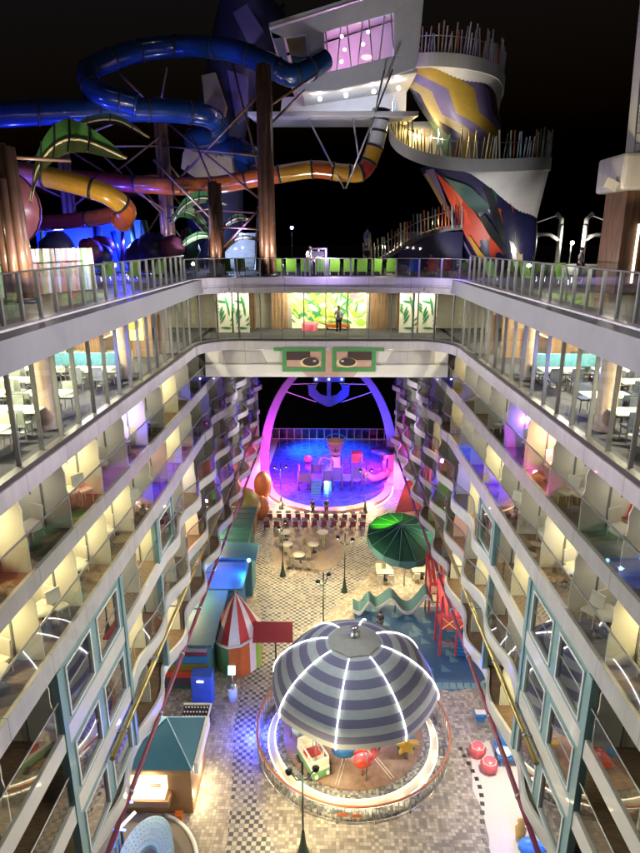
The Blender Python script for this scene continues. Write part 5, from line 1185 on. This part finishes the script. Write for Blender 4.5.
ob = W('orange_shell', 'tall rounded orange shell standing left of the cafe by the pool', 'sculpture', (-5.9, 54.5, 0)); ob.add(MB().sphere((-6.1, 54.6, 2.6), 1.0, 18, 12, (.85, .8, 1.45)), 'shell', 'orangeblob'); ob.add(MB().sphere((-6.0, 52.6, 1.2), .8, 14, 10, (.9, .8, 1.5)), 'shell_foot', 'orangeblob')
light('POINT', (-5.6, 37.3, 3.6), 40, (.1, .6, 1), .1, name='cyan_lamp'); light('POINT', (-7.0, 37.3, 4.4), 120, (.02, .12, 1), .15, name='blue_roof_lamp')
cl = W('roof_lamp', 'small cyan lamp at the edge of the bright blue roof', 'lamp', (-5.4, 38.9, 3.15)); cl.add(MB().sphere((-5.45, 38.9, 3.35), .14, 8, 6), 'bulb', 'E_cyan'); cl.add(MB().tube([(-5.45, 38.9, 3.14), (-5.45, 38.9, 3.3)], .05, 6), 'stem', 'metal')
# striped tent
tn = W('striped_tent', 'red and white striped tent with a swooping roof beside the left shops', 'tent', (-5.4, 32.1, 0)); tx, ty = -5.35, 32.1
K = 14
def tp(i, t):
    a = 2*pi*i/K; rr_ = 1.5*(t**.75)*(1+.12*sin(3*a)*t); return (tx+rr_*cos(a), ty+.9*rr_*sin(a)*.9, 5.0-2.8*t**.9+.3*t*cos(a))
for i in range(K):
    mb = MB(); 
    for q in range(6): mb.quad(tp(i, q/6+.001), tp(i+1, q/6+.001), tp(i+1, (q+1)/6), tp(i, (q+1)/6), smooth=True)
    tn.add(mb, 'roof_stripe', 'redfab' if i % 2 else 'whitefab')
mb = MB(); mb.tube([tp(i, 1.01) for i in range(K)], .09, 6, closed=True); tn.add(mb, 'rim_piping', 'whitefab')
for i, m_c in zip(range(K), ['orange', 'lime', 'whitefab', 'orange', 'vangreen', 'whitefab', 'orange', 'vangreen', 'leafpale', 'vangreen', 'orange', 'orange', 'whitefab', 'lime']):
    a, b = Vector(tp(i, .95)), Vector(tp(i+1, .95)); tn.add(MB().quad(a, b, (b.x, b.y, 0.01), (a.x, a.y, .01)), 'tent_wall', m_c)
tn.add(MB().sphere((tx, ty, 5.05), .1, 8, 6), 'finial', 'gold')
aw = W('red_awning', 'flat dark red awning on a post right of the striped tent', 'awning', (-3.1, 31, 0)); aw.add(MB().plate([(-4.15, 30.05, 3.0), (-1.85, 30.1, 3.0), (-1.95, 31.9, 3.1), (-4.3, 31.9, 3.1)], (0, 0, .05)), 'canopy', 'awning'); aw.add(MB().tube([(-3.0, 31.7, 0), (-3.0, 31.7, 3.0)], .05, 8), 'post', 'darkmetal')
vb_ = W('blue_cabinet', 'tall blue vending cabinet with a small lit panel in front of the shops', 'cabinet', (-6.9, 29, 0)); vb_.add(MB().b2(-7.45, -6.3, 28.5, 29.3, 0, 1.9), 'cabinet_body', 'loungerb', bevel=.04); vb_.add(MB().b2(-7.1, -6.75, 28.47, 28.5, 1.55, 1.65), 'lit_panel', 'E_white')
bn = W('trash_bin', 'round pale bin by the foot of the striped tent', 'bin', (-5.25, 29, 0)); bn.add(MB().lathe([(0, .0), (.26, 0), (.29, .85), (.25, .88)], (-5.25, 29.0, 0), 16), 'bin_body', 'paleblue'); bn.add(MB().lathe([(.29, .86), (.2, .98), (0, 1.0)], (-5.25, 29.0, 0), 16), 'lid', 'metal')
sc = W('info_screen', 'small glowing cyan screen on a post above the pale bin', 'screen', (-5.3, 29.4, 0)); sc.add(MB().tube([(-5.3, 29.5, 0), (-5.3, 29.5, 1.4)], .04, 6), 'post', 'metal'); sc.add(MB().box((-5.3, 29.4, 1.65), (.4, .06, .5), rx=-.3), 'display', 'E_cyan')
bc = W('ball_rack', 'black rack with rows of pale pegs framed in white near the pyramid roof', 'rack', (-6.8, 26.9, 0)); bc.add(MB().b2(-7.6, -6.2, 26.5, 27.5, .0, .9), 'rack_body', 'seam'); mb = MB()
for i in range(8):
    for j in range(3): mb.sphere((-7.48+i*.165, 26.62+j*.33, .95), .05, 6, 4)
tag(bc.add(mb, 'pegs', 'whitefab'), kind='stuff'); bc.add(MB().b2(-6.2, -6.12, 26.0, 27.55, .9, 1.0).b2(-7.65, -6.2, 27.5, 27.56, .9, 1.0), 'frame', 'white')
# pyramid kiosk
kk = W('pyramid_kiosk', 'brown kiosk with a teal pyramid roof and a lit menu counter', 'kiosk', (-7.4, 22.8, 0))
x0, x1, ya, yb = -9.2, -5.95, 21.7, 24.6
kk.add(MB().b2(x0, x1, ya, yb, 0, 2.6), 'wall', 'kiosk', bevel=.03)
ap = (-7.3, 23.3, 3.9); rf = [(x0-.2, ya-.15, 2.62), (x1+.12, ya-.15, 2.62), (x1+.12, yb+.15, 2.62), (x0-.2, yb+.15, 2.62)]; mb = MB()
for i in range(4): mb.quad(rf[i], rf[(i+1) % 4], ap)
mb.quad(*rf[::-1]); kk.add(mb, 'roof', 'roofteal'); kk.add(MB().b2(x1+.12, x1+.3, ya+.2, yb+.15, 2.1, 2.66), 'roof_flap', 'whitefab')
mb = MB()
for i in (0, 1, 2, 3): mb.tube([rf[i], ap], .03, 5)
kk.add(mb, 'roof_ridge', 'paleblue')
sg = kk.add(MB().b2(-8.6, -7.05, 21.2, 21.68, 1.35, 1.5).b2(-8.6, -7.0, 21.5, 21.68, 1.5, 2.2), 'lit_menu', 'E_sign'); MB().b2(-7.75, -7.25, 21.47, 21.495, 1.75, 1.82).b2(-7.75, -7.25, 21.47, 21.495, 1.88, 1.93).build('menu_lettering', 'rust', sg)
kk.add(MB().b2(-8.9, -6.85, 21.1, 21.68, 1.0, 1.33), 'counter', 'kiosk'); kk.add(MB().b2(-6.7, -6.35, 21.2, 21.5, 0, .4), 'crate_box', 'orange')
light('AREA', (-7.8, 21.3, 2.4), 25, WARM, .3, name='menu_lamp'); light('POINT', (-5.7, 23.5, .8), 38, (1, .88, .55), .1, name='kiosk_lamp'); light('POINT', (-5.7, 22.2, .6), 18, (1, .88, .55), .1, name='kiosk_lamp')
# curved platform and dotted shell
cp = W('curved_platform', 'taupe curved platform with a pale edge in the bottom left', 'platform', (-7.5, 18, 0))
P_ = [(-10, 21.4), (-6.4, 21.4)]+[(-7.8+2.6*cos(R(d)), 18.6+2.8*sin(R(d))) for d in range(60, -70, -10)]+[(-6.5, 13), (-10, 13)]
cp.add(MB().prism(P_, 0, .3), 'deck', 'kioskfloor'); Pe = [(-7.8+2.6*cos(R(d)), 18.6+2.8*sin(R(d)), .33) for d in range(75, -70, -6)]; cp.add(MB().tube(Pe, .09, 8), 'edge_band', 'ribbon')
ds = W('dotted_shell', 'pale dotted oval shell arch at the bottom left of the boardwalk', 'sculpture', (-7.2, 19.2, .3))
Ca = []; 
mb = MB(); dots = MB()
for i in range(21):
    a = R(-20+220*i/20); 
for i in range(24):
    a0, a1 = R(-25+230*i/24), R(-25+230*(i+1)/24)
    def q(a, r, h): return (-7.3+r*.72*cos(a), 18.9+r*1.25*sin(a), h)
    mb.quad(q(a0, .65, .55), q(a1, .65, .55), q(a1, 1.45, 1.0), q(a0, 1.45, 1.0), smooth=True); mb.quad(q(a0, 1.45, 1.0), q(a1, 1.45, 1.0), q(a1, 1.5, .3), q(a0, 1.5, .3), smooth=True); mb.quad(q(a0, .65, .3), q(a1, .65, .3), q(a1, .65, .55), q(a0, .65, .55), smooth=True)
    for r_ in (.78, .93, 1.08, 1.23, 1.36): dots.box(q(a0, r_, .6+(r_-.65)*.56+.01), (.045, .06, .02))
ds.add(mb, 'shell', 'shellblue'); tag(ds.add(dots, 'dots', 'panelgrey'), kind='stuff')
td = W('teal_display', 'glowing teal lattice display beside the dotted shell', 'display', (-8.8, 19, .3)); 
for i in range(5): td.add(MB().box((-8.5+.02*i, 18.2+.35*i, .95), (.06, .26, 1.2), rz=.3), 'lattice_slat', 'roofteal')
light('POINT', (-8.3, 18.6, 2.2), 45, (.1, .15, 1), .1, name='blue_sign_lamp'); light('POINT', (-8.9, 17.2, 1.4), 40, (.1, .9, .8), .1, name='teal_sign_lamp')
sw = W('neon_strip', 'white and blue neon strip leaning over the bottom left corner', 'neon sign', (-8.2, 18.8, 0)); sw.add(MB().tube([(-7.9, 19.9, 2.1), (-8.3, 19.2, 2.1)], .06, 6), 'white_neon', 'E_white'); sw.add(MB().tube([(-8.0, 19.0, 2.2), (-8.9, 19.1, 2.2)], .05, 6).tube([(-8.1, 20.3, 2.2), (-9.2, 20.3, 2.2)], .05, 6), 'blue_neon', 'E_blue'); sw.add(MB().tube([(-8.4, 19.5, .3), (-8.4, 19.5, 2.1)], .05, 6), 'post', 'darkmetal')

# ================================================================== right play seats
for x, y, lb in ((7.75, 25.25, 'pink faceted pouf farther from the viewer beside the blue chair'), (8.1, 24.3, 'pink faceted pouf nearer the viewer beside the blue chair')):
    w = W('play_pouf', lb, 'pouf', (x, y, 0)); w.add(MB().lathe([(0, .62), (.3, .6), (.46, .34), (.36, 0)], (x, y, .006), 7), 'pouf_body', 'pink'); w.add(MB().tube([(x+.34*cos(2*pi*i/7), y+.34*sin(2*pi*i/7), .56) for i in range(7)], .02, 4, closed=True), 'trim', 'whitefab')
w = W('play_chair', 'bright blue play chair with a pale blue cushion near the pink poufs', 'chair', (9.1, 24.7, 0)); w.add(MB().box((9.1, 24.9, .5), (1.0, .9, .12)), 'seat', 'bright'); w.add(MB().box((9.1, 25.4, 1.0), (1.0, .12, 1.0), rx=-.2), 'backrest', 'bright'); w.add(MB().sphere((8.95, 24.8, .65), .42, 14, 8, (1, .8, .4)), 'cushion', 'paleblue')
for dx in (-.4, .4):
    for dyy in (-.35, .35): w.add(MB().box((9.1+dx, 24.9+dyy, .22), (.1, .1, .44)), 'leg', 'bright')
w = W('small_blue_stool', 'small blue stool with a white top behind the pink poufs', 'stool', (8.45, 27.6, 0)); w.add(MB().box((8.45, 27.6, .45), (.7, .5, .12)), 'seat', 'bright'); w.add(MB().box((8.45, 27.6, .54), (.6, .3, .06)), 'top', 'whitefab'); w.add(MB().box((8.45, 27.6, .2), (.4, .3, .4)), 'leg', 'bright')
w = W('yellow_toy', 'yellow toy figure standing at the bottom right behind the tube', 'toy', (8.6, 20.8, 0)); w.add(MB().lathe([(.2, 0), (.25, .4), (.12, .6), (.2, .8), (0, 1.0)], (8.6, 20.8, 0), 10), 'toy_body', 'mustard')
w = W('blue_toy', 'glowing blue toy creature at the bottom right behind the tube', 'toy', (8.7, 19.9, 0)); w.add(MB().sphere((8.7, 19.9, .45), .42, 12, 8, (1.2, 1, .8)), 'toy_body', 'bright'); w.add(MB().sphere((9.15, 19.7, .75), .24, 10, 8), 'head', 'bright')
light('POINT', (8.6, 19.4, 1.6), 50, (.1, .1, 1), .1, name='blue_play_lamp'); light('AREA', (8.6, 23.5, 5.0), 90, (1, .9, .8), .6, name='play_lamp')

# ================================================================== people
def person(label, loc, rz=0, shirt='shirt', trousers='jeans', pose='stand', h=1.72):
    o = T('person', label, 'person', loc, rz); k = h/1.72
    if pose == 'sit': dz = -.42; knee = (.11, -.42, .50); foot = (.11, -.42, .06); toe = (.11, -.55, .04)
    else: dz = 0; knee = (.10, -.02, .50); foot = (.11, .02, .07); toe = (.12, -.14, .04)
    V, E, Rr = [], [], []
    def v(p, r, par=None):
        V.append(tuple(Vector(p)*k)); Rr.append(r*k)
        if par is not None: E.append((par, len(V)-1))
        return len(V)-1
    pel = v((0, 0, .95+dz), .13); wa = v((0, 0, 1.1+dz), .115, pel); ch = v((0, 0, 1.32+dz), .14, wa); nk = v((0, 0, 1.47+dz), .06, ch); hd = v((0, -.01, 1.58+dz), .085, nk); tp_ = v((0, -.01, 1.68+dz), .075, hd)
    ns = v((0, -.085, 1.585+dz), .018, hd)
    arms = []
    for s in (-1, 1):
        sh = v((s*.18, 0, 1.40+dz), .058, ch); el = v((s*.24, .03, 1.14+dz), .043, sh)
        wr = v((s*.22, -.12 if pose == 'stand' else -.25, .92+dz if pose == 'stand' else .98+dz), .03, el); pm = v((s*.21, -.16 if pose == 'stand' else -.32, .86+dz if pose == 'stand' else .98+dz), .036, wr)
        for q in range(5):
            d = (q-2)*.018; v((s*.21+d, -.19 if pose == 'stand' else -.39, (.80 if pose == 'stand' else .97)+dz-(.0 if q else -.03)), .010, pm)
        hp = v((s*.09, 0, .90+dz), .10, pel); kn = v((s*knee[0], knee[1], knee[2]), .062, hp); ft = v((s*foot[0], foot[1], foot[2]), .042, kn); v((s*toe[0], toe[1], toe[2]), .035, ft)
    def skin(name, V, E, Rr, m, par, root=0):
        me = bpy.data.meshes.new(name); me.from_pydata(V, E, []); me.materials.append(M[m]); ob = bpy.data.objects.new(name, me); COL.objects.link(ob); ob.parent = par
        ob.modifiers.new('skin', 'SKIN'); 
        if not me.skin_vertices: bpy.context.view_layer.objects.active = ob
        if not me.skin_vertices:
            me.attributes.new
        for i, r in enumerate(Rr): me.skin_vertices[0].data[i].radius = (r, r)
        me.skin_vertices[0].data[root].use_root = True
        sb = ob.modifiers.new('sub', 'SUBSURF'); sb.levels = 1; sb.render_levels = 1; ob.modifiers['skin'].use_smooth_shade = True
        return ob
    try: b = skin('body', V, E, Rr, 'skin', o)
    except Exception as e: print('skin failed', e)
    g = 1.18
    Sv = [(0, 0, .95+dz), (0, 0, 1.1+dz), (0, 0, 1.32+dz), (0, 0, 1.44+dz), (-.18, 0, 1.40+dz), (-.24, .03, 1.16+dz), (.18, 0, 1.40+dz), (.24, .03, 1.16+dz)]
    skin('shirt', [tuple(Vector(p)*k) for p in Sv], [(0, 1), (1, 2), (2, 3), (2, 4), (4, 5), (2, 6), (6, 7)], [.15*k, .135*k, .158*k, .07*k, .075*k, .06*k, .075*k, .06*k], shirt, o)
    Tv = [(0, 0, .98+dz), (-.09, 0, .90+dz), (-knee[0], knee[1], knee[2]), (-foot[0], foot[1], foot[2]+.06), (.09, 0, .90+dz), (knee[0], knee[1], knee[2]), (foot[0], foot[1], foot[2]+.06)]
    skin('trousers', [tuple(Vector(p)*k) for p in Tv], [(0, 1), (1, 2), (2, 3), (0, 4), (4, 5), (5, 6)], [.145*k, .115*k, .077*k, .057*k, .115*k, .077*k, .057*k], trousers, o)
    MB().sphere((0, .015*k, (1.655+dz)*k), .098*k, 10, 8, (1, 1.05, .85)).build('hair', 'hair', o)
person('person in a pale top and dark trousers standing inside the glazed bridge', (.75, 38.4, FL), .2)
person('person in a pale top standing on the bridge deck left of the slide column gate', (-1.05, 40.2, 22.96), .3, 'shirt', 'jeans')
person('person in a blue top beside another on the bridge deck', (-.5, 40.3, 22.96), -.5, 'bshirt', 'jeans', h=1.6)
person('person in a pale blue top climbing at the foot of the coloured stairs', (2.75, 44.3, 24.1), 2.6, 'bshirt', 'shirt')
person('person in dark clothes near the railing below the coloured stairs', (2.5, 40.6, 22.96), .8, 'dshirt', 'jeans')
person('person in a light shirt standing at the far right behind the pool deck railing', (12.3, 31.0, 22.96), .9, 'shirt', 'chaird')
person('person in dark clothes walking across the blue play floor', (3.6, 35.2, .016), 2.8, 'dshirt', 'chaird')
person('person in dark clothes sitting on the right deck by the spiral tower', (6.6, 40.6, 22.96), .3, 'dshirt', 'jeans', 'sit')
for i, (x, y) in enumerate(((-1.3, 53.5), (.0, 53.6))):
    person(f'person in dark clothes on the pool rim, {"left" if i == 0 else "right"} of the pair', (x, y, 0), 2.5+i, 'dshirt', 'chaird')
person('person in a dark top on the upper spiral balcony', (6.0, 46.2, 36.15), 0, 'dshirt', 'jeans')
person('person in a blue top on the upper spiral balcony beside the pod', (6.9, 46.5, 36.1), 0, 'bshirt', 'jeans')

# ================================================================== general lamps
for s in (-1, 1):
    for y in (10, 16, 22, 28, 33):
        light('SPOT', (s*(XW(y)-.15), y, 22.3), 640, (1, .93, .86), .07, aim=(-s*7.5, y+4, 9), spot=125, name='opening_fill_spot', blend=1)  # added fill spots flooding the opposite wall and floor, no fixtures modelled
for y in (14, 22, 30):
    for s in (-1, 1): light('SPOT', (s*(XW(y)+.6), y, 24.4), 60, (.9, .85, 1), .2, aim=(-s*7.8, y+3, 22.6), spot=110, name='rail_fill_spot', blend=1)  # added fill from rail height onto the opposite fascia
for s in (-1, 1):
    for y in (11, 15, 19, 23, 27, 31): light('SPOT', (s*(XW(y)-.25), y, 24.5), 2900, (.95, .88, 1), .06, aim=(-s*7.7, y+2, 22.7), spot=42, name='fascia_wash_fill', blend=1)  # added wash that only serves to brighten the facing upper fascia
light('SPOT', (0, 35.2, 24.6), 260, (.55, .4, 1), .3, aim=(0, 36, 22.3), spot=150, name='bridge_purple_lamp')
light('SPOT', (6.5, 33, 24.6), 120, (.25, .15, 1), .3, aim=(6.9, 34.5, 22.6), spot=120, name='bridge_purple_lamp')
for x in (-4.5, 0, 4.5): light('SPOT', (x, 31.5, 13.0), 260, (1, .93, .8), .3, aim=(x, 36, 18.3), spot=80, name='beam_uplight')
# slides and decks
for s in (-1, 1):
    for y in (12, 18.5, 25, 31): light('SPOT', (s*(XW(y)-.2), y, 13.6), 680, (.84, .92, 1), .06, aim=(-s*7.7, y+2, 8.5), spot=100, name='lower_wall_fill', blend=1)  # added cool fill thrown across onto the lower near walls
for s in (-1, 1):
    light('SPOT', (s*3.5, 43.3, 17.0), 1700, (.9, .88, 1), .08, aim=(s*7, 52, 7), spot=85, name='far_wall_fill', blend=1)  # added cool fill under the bridge to whiten the far ribbons
light('SPOT', (-5, 37, 24.5), 1000, (.35, .3, 1), .3, aim=(-6.5, 50, 35), spot=45, name='tower_spot')  # added fill so the purple funnel tower shows against the sky
light('POINT', (-12.0, 21.0, 25.6), 16, (1, .9, .75), .15, name='deck_light')  # added warm fill to brighten the slat fence
light('POINT', (-13, 41, 25), 1500, (.04, .05, 1), .3, name='playscape_lamp'); light('POINT', (-17, 40.5, 24.6), 900, (.04, .05, 1), .3, name='playscape_lamp')
light('SPOT', (-19, 30, 24), 1300, (.06, .07, 1), .3, aim=(-15, 38, 32), spot=75, name='slide_lamp')
light('SPOT', (-8, 36.8, 24), 700, (.55, .65, 1), .3, aim=(-9, 43, 34), spot=80, name='slide_lamp')
light('SPOT', (-9.6, 20.0, 23.4), 160, (1, .82, .6), .2, aim=(-10.4, 22.5, 27), spot=90, name='column_uplight'); light('SPOT', (-9.4, 21.8, 25.0), 330, (1, .95, .8), .2, aim=(-9, 24.5, 28.5), spot=90, name='leaf_uplight')
light('SPOT', (-3.5, 36.7, 23.2), 160, (1, .75, .6), .2, aim=(-3.6, 38.2, 30), spot=70, name='column_uplight'); light('SPOT', (-6.5, 36.8, 23.2), 140, (1, .75, .6), .2, aim=(-6.8, 38.6, 28), spot=70, name='column_uplight')
light('SPOT', (-10.2, 41.5, 23.2), 200, (1, .8, .7), .2, aim=(-11, 44.5, 29), spot=70, name='column_uplight'); light('SPOT', (-11.5, 30, 24), 240, (1, .85, .7), .2, aim=(-12, 33, 27.5), spot=80, name='slide_lamp')
light('SPOT', (-1, 39.2, 23.4), 420, (1, .85, .7), .2, aim=(-1.5, 43, 29), spot=95, name='slide_lamp')
for x in (-2.5, .5, 3.2): light('POINT', (x, 37.3, 23.6), 20, (1, .95, .7), .1, name='deck_light')
for s in (-1, 1):
    for y in (15, 21, 27): light('POINT', (s*(XW(y)+2.2), y, 24.2), 22, (1, .9, .75), .1, name='deck_light')
# top-left roof corner
rc = W('deck_overhang', 'pale corner of an overhanging roof in the top left corner', 'roof', (-9.5, 15, 34)); rc.add(MB().plate([(-12.5, 14, 31.6), (-9.62, 16.5, 31.9), (-9.1, 16.5, 32.6), (-12, 14, 32.9)], (0, 0, .3)), 'roof_edge', 'cream')
light('POINT', (-9.2, 15.5, 31), 15, WARM, .1, name='overhang_lamp')

# ================================================================== world, sun (moonlight), camera
w = bpy.data.worlds.new('World'); S.world = w; w.use_nodes = True; nt = w.node_tree
sky = nt.nodes.new('ShaderNodeTexSky'); sky.sky_type = 'NISHITA'; sky.sun_disc = False; sky.sun_elevation = R(-4); sky.sun_rotation = R(200)
bg = nt.nodes['Background']; bg.inputs['Strength'].default_value = .12; nt.links.new(sky.outputs[0], bg.inputs[0])
sun = bpy.data.lights.new('moon_light', 'SUN'); sun.energy = .012; sun.angle = R(.5); sun.color = (.8, .85, 1); so = bpy.data.objects.new('moon_light', sun); COL.objects.link(so); so.rotation_euler = (R(40), 0, R(20))
cam = bpy.data.cameras.new('camera'); co = bpy.data.objects.new('camera', cam); COL.objects.link(co); S.camera = co
co.location = (.1, 0, 25); co.rotation_euler = (R(90-16.8), 0, R(.76)); cam.sensor_fit = 'VERTICAL'; cam.sensor_height = 36; cam.lens = 36*616/853; cam.clip_end = 6000; cam.clip_start = .1
S.view_settings.view_transform = 'Standard'; S.view_settings.look = 'None'; S.view_settings.gamma = 1; S.view_settings.exposure = 1.4; S.view_settings.use_curve_mapping = False
S.cycles.use_denoising = True; S.cycles.max_bounces = 6; S.cycles.transparent_max_bounces = 14; S.cycles.diffuse_bounces = 2; S.cycles.glossy_bounces = 3; S.cycles.sample_clamp_indirect = 3; S.cycles.caustics_reflective = False; S.cycles.caustics_refractive = False; S.cycles.use_light_tree = True
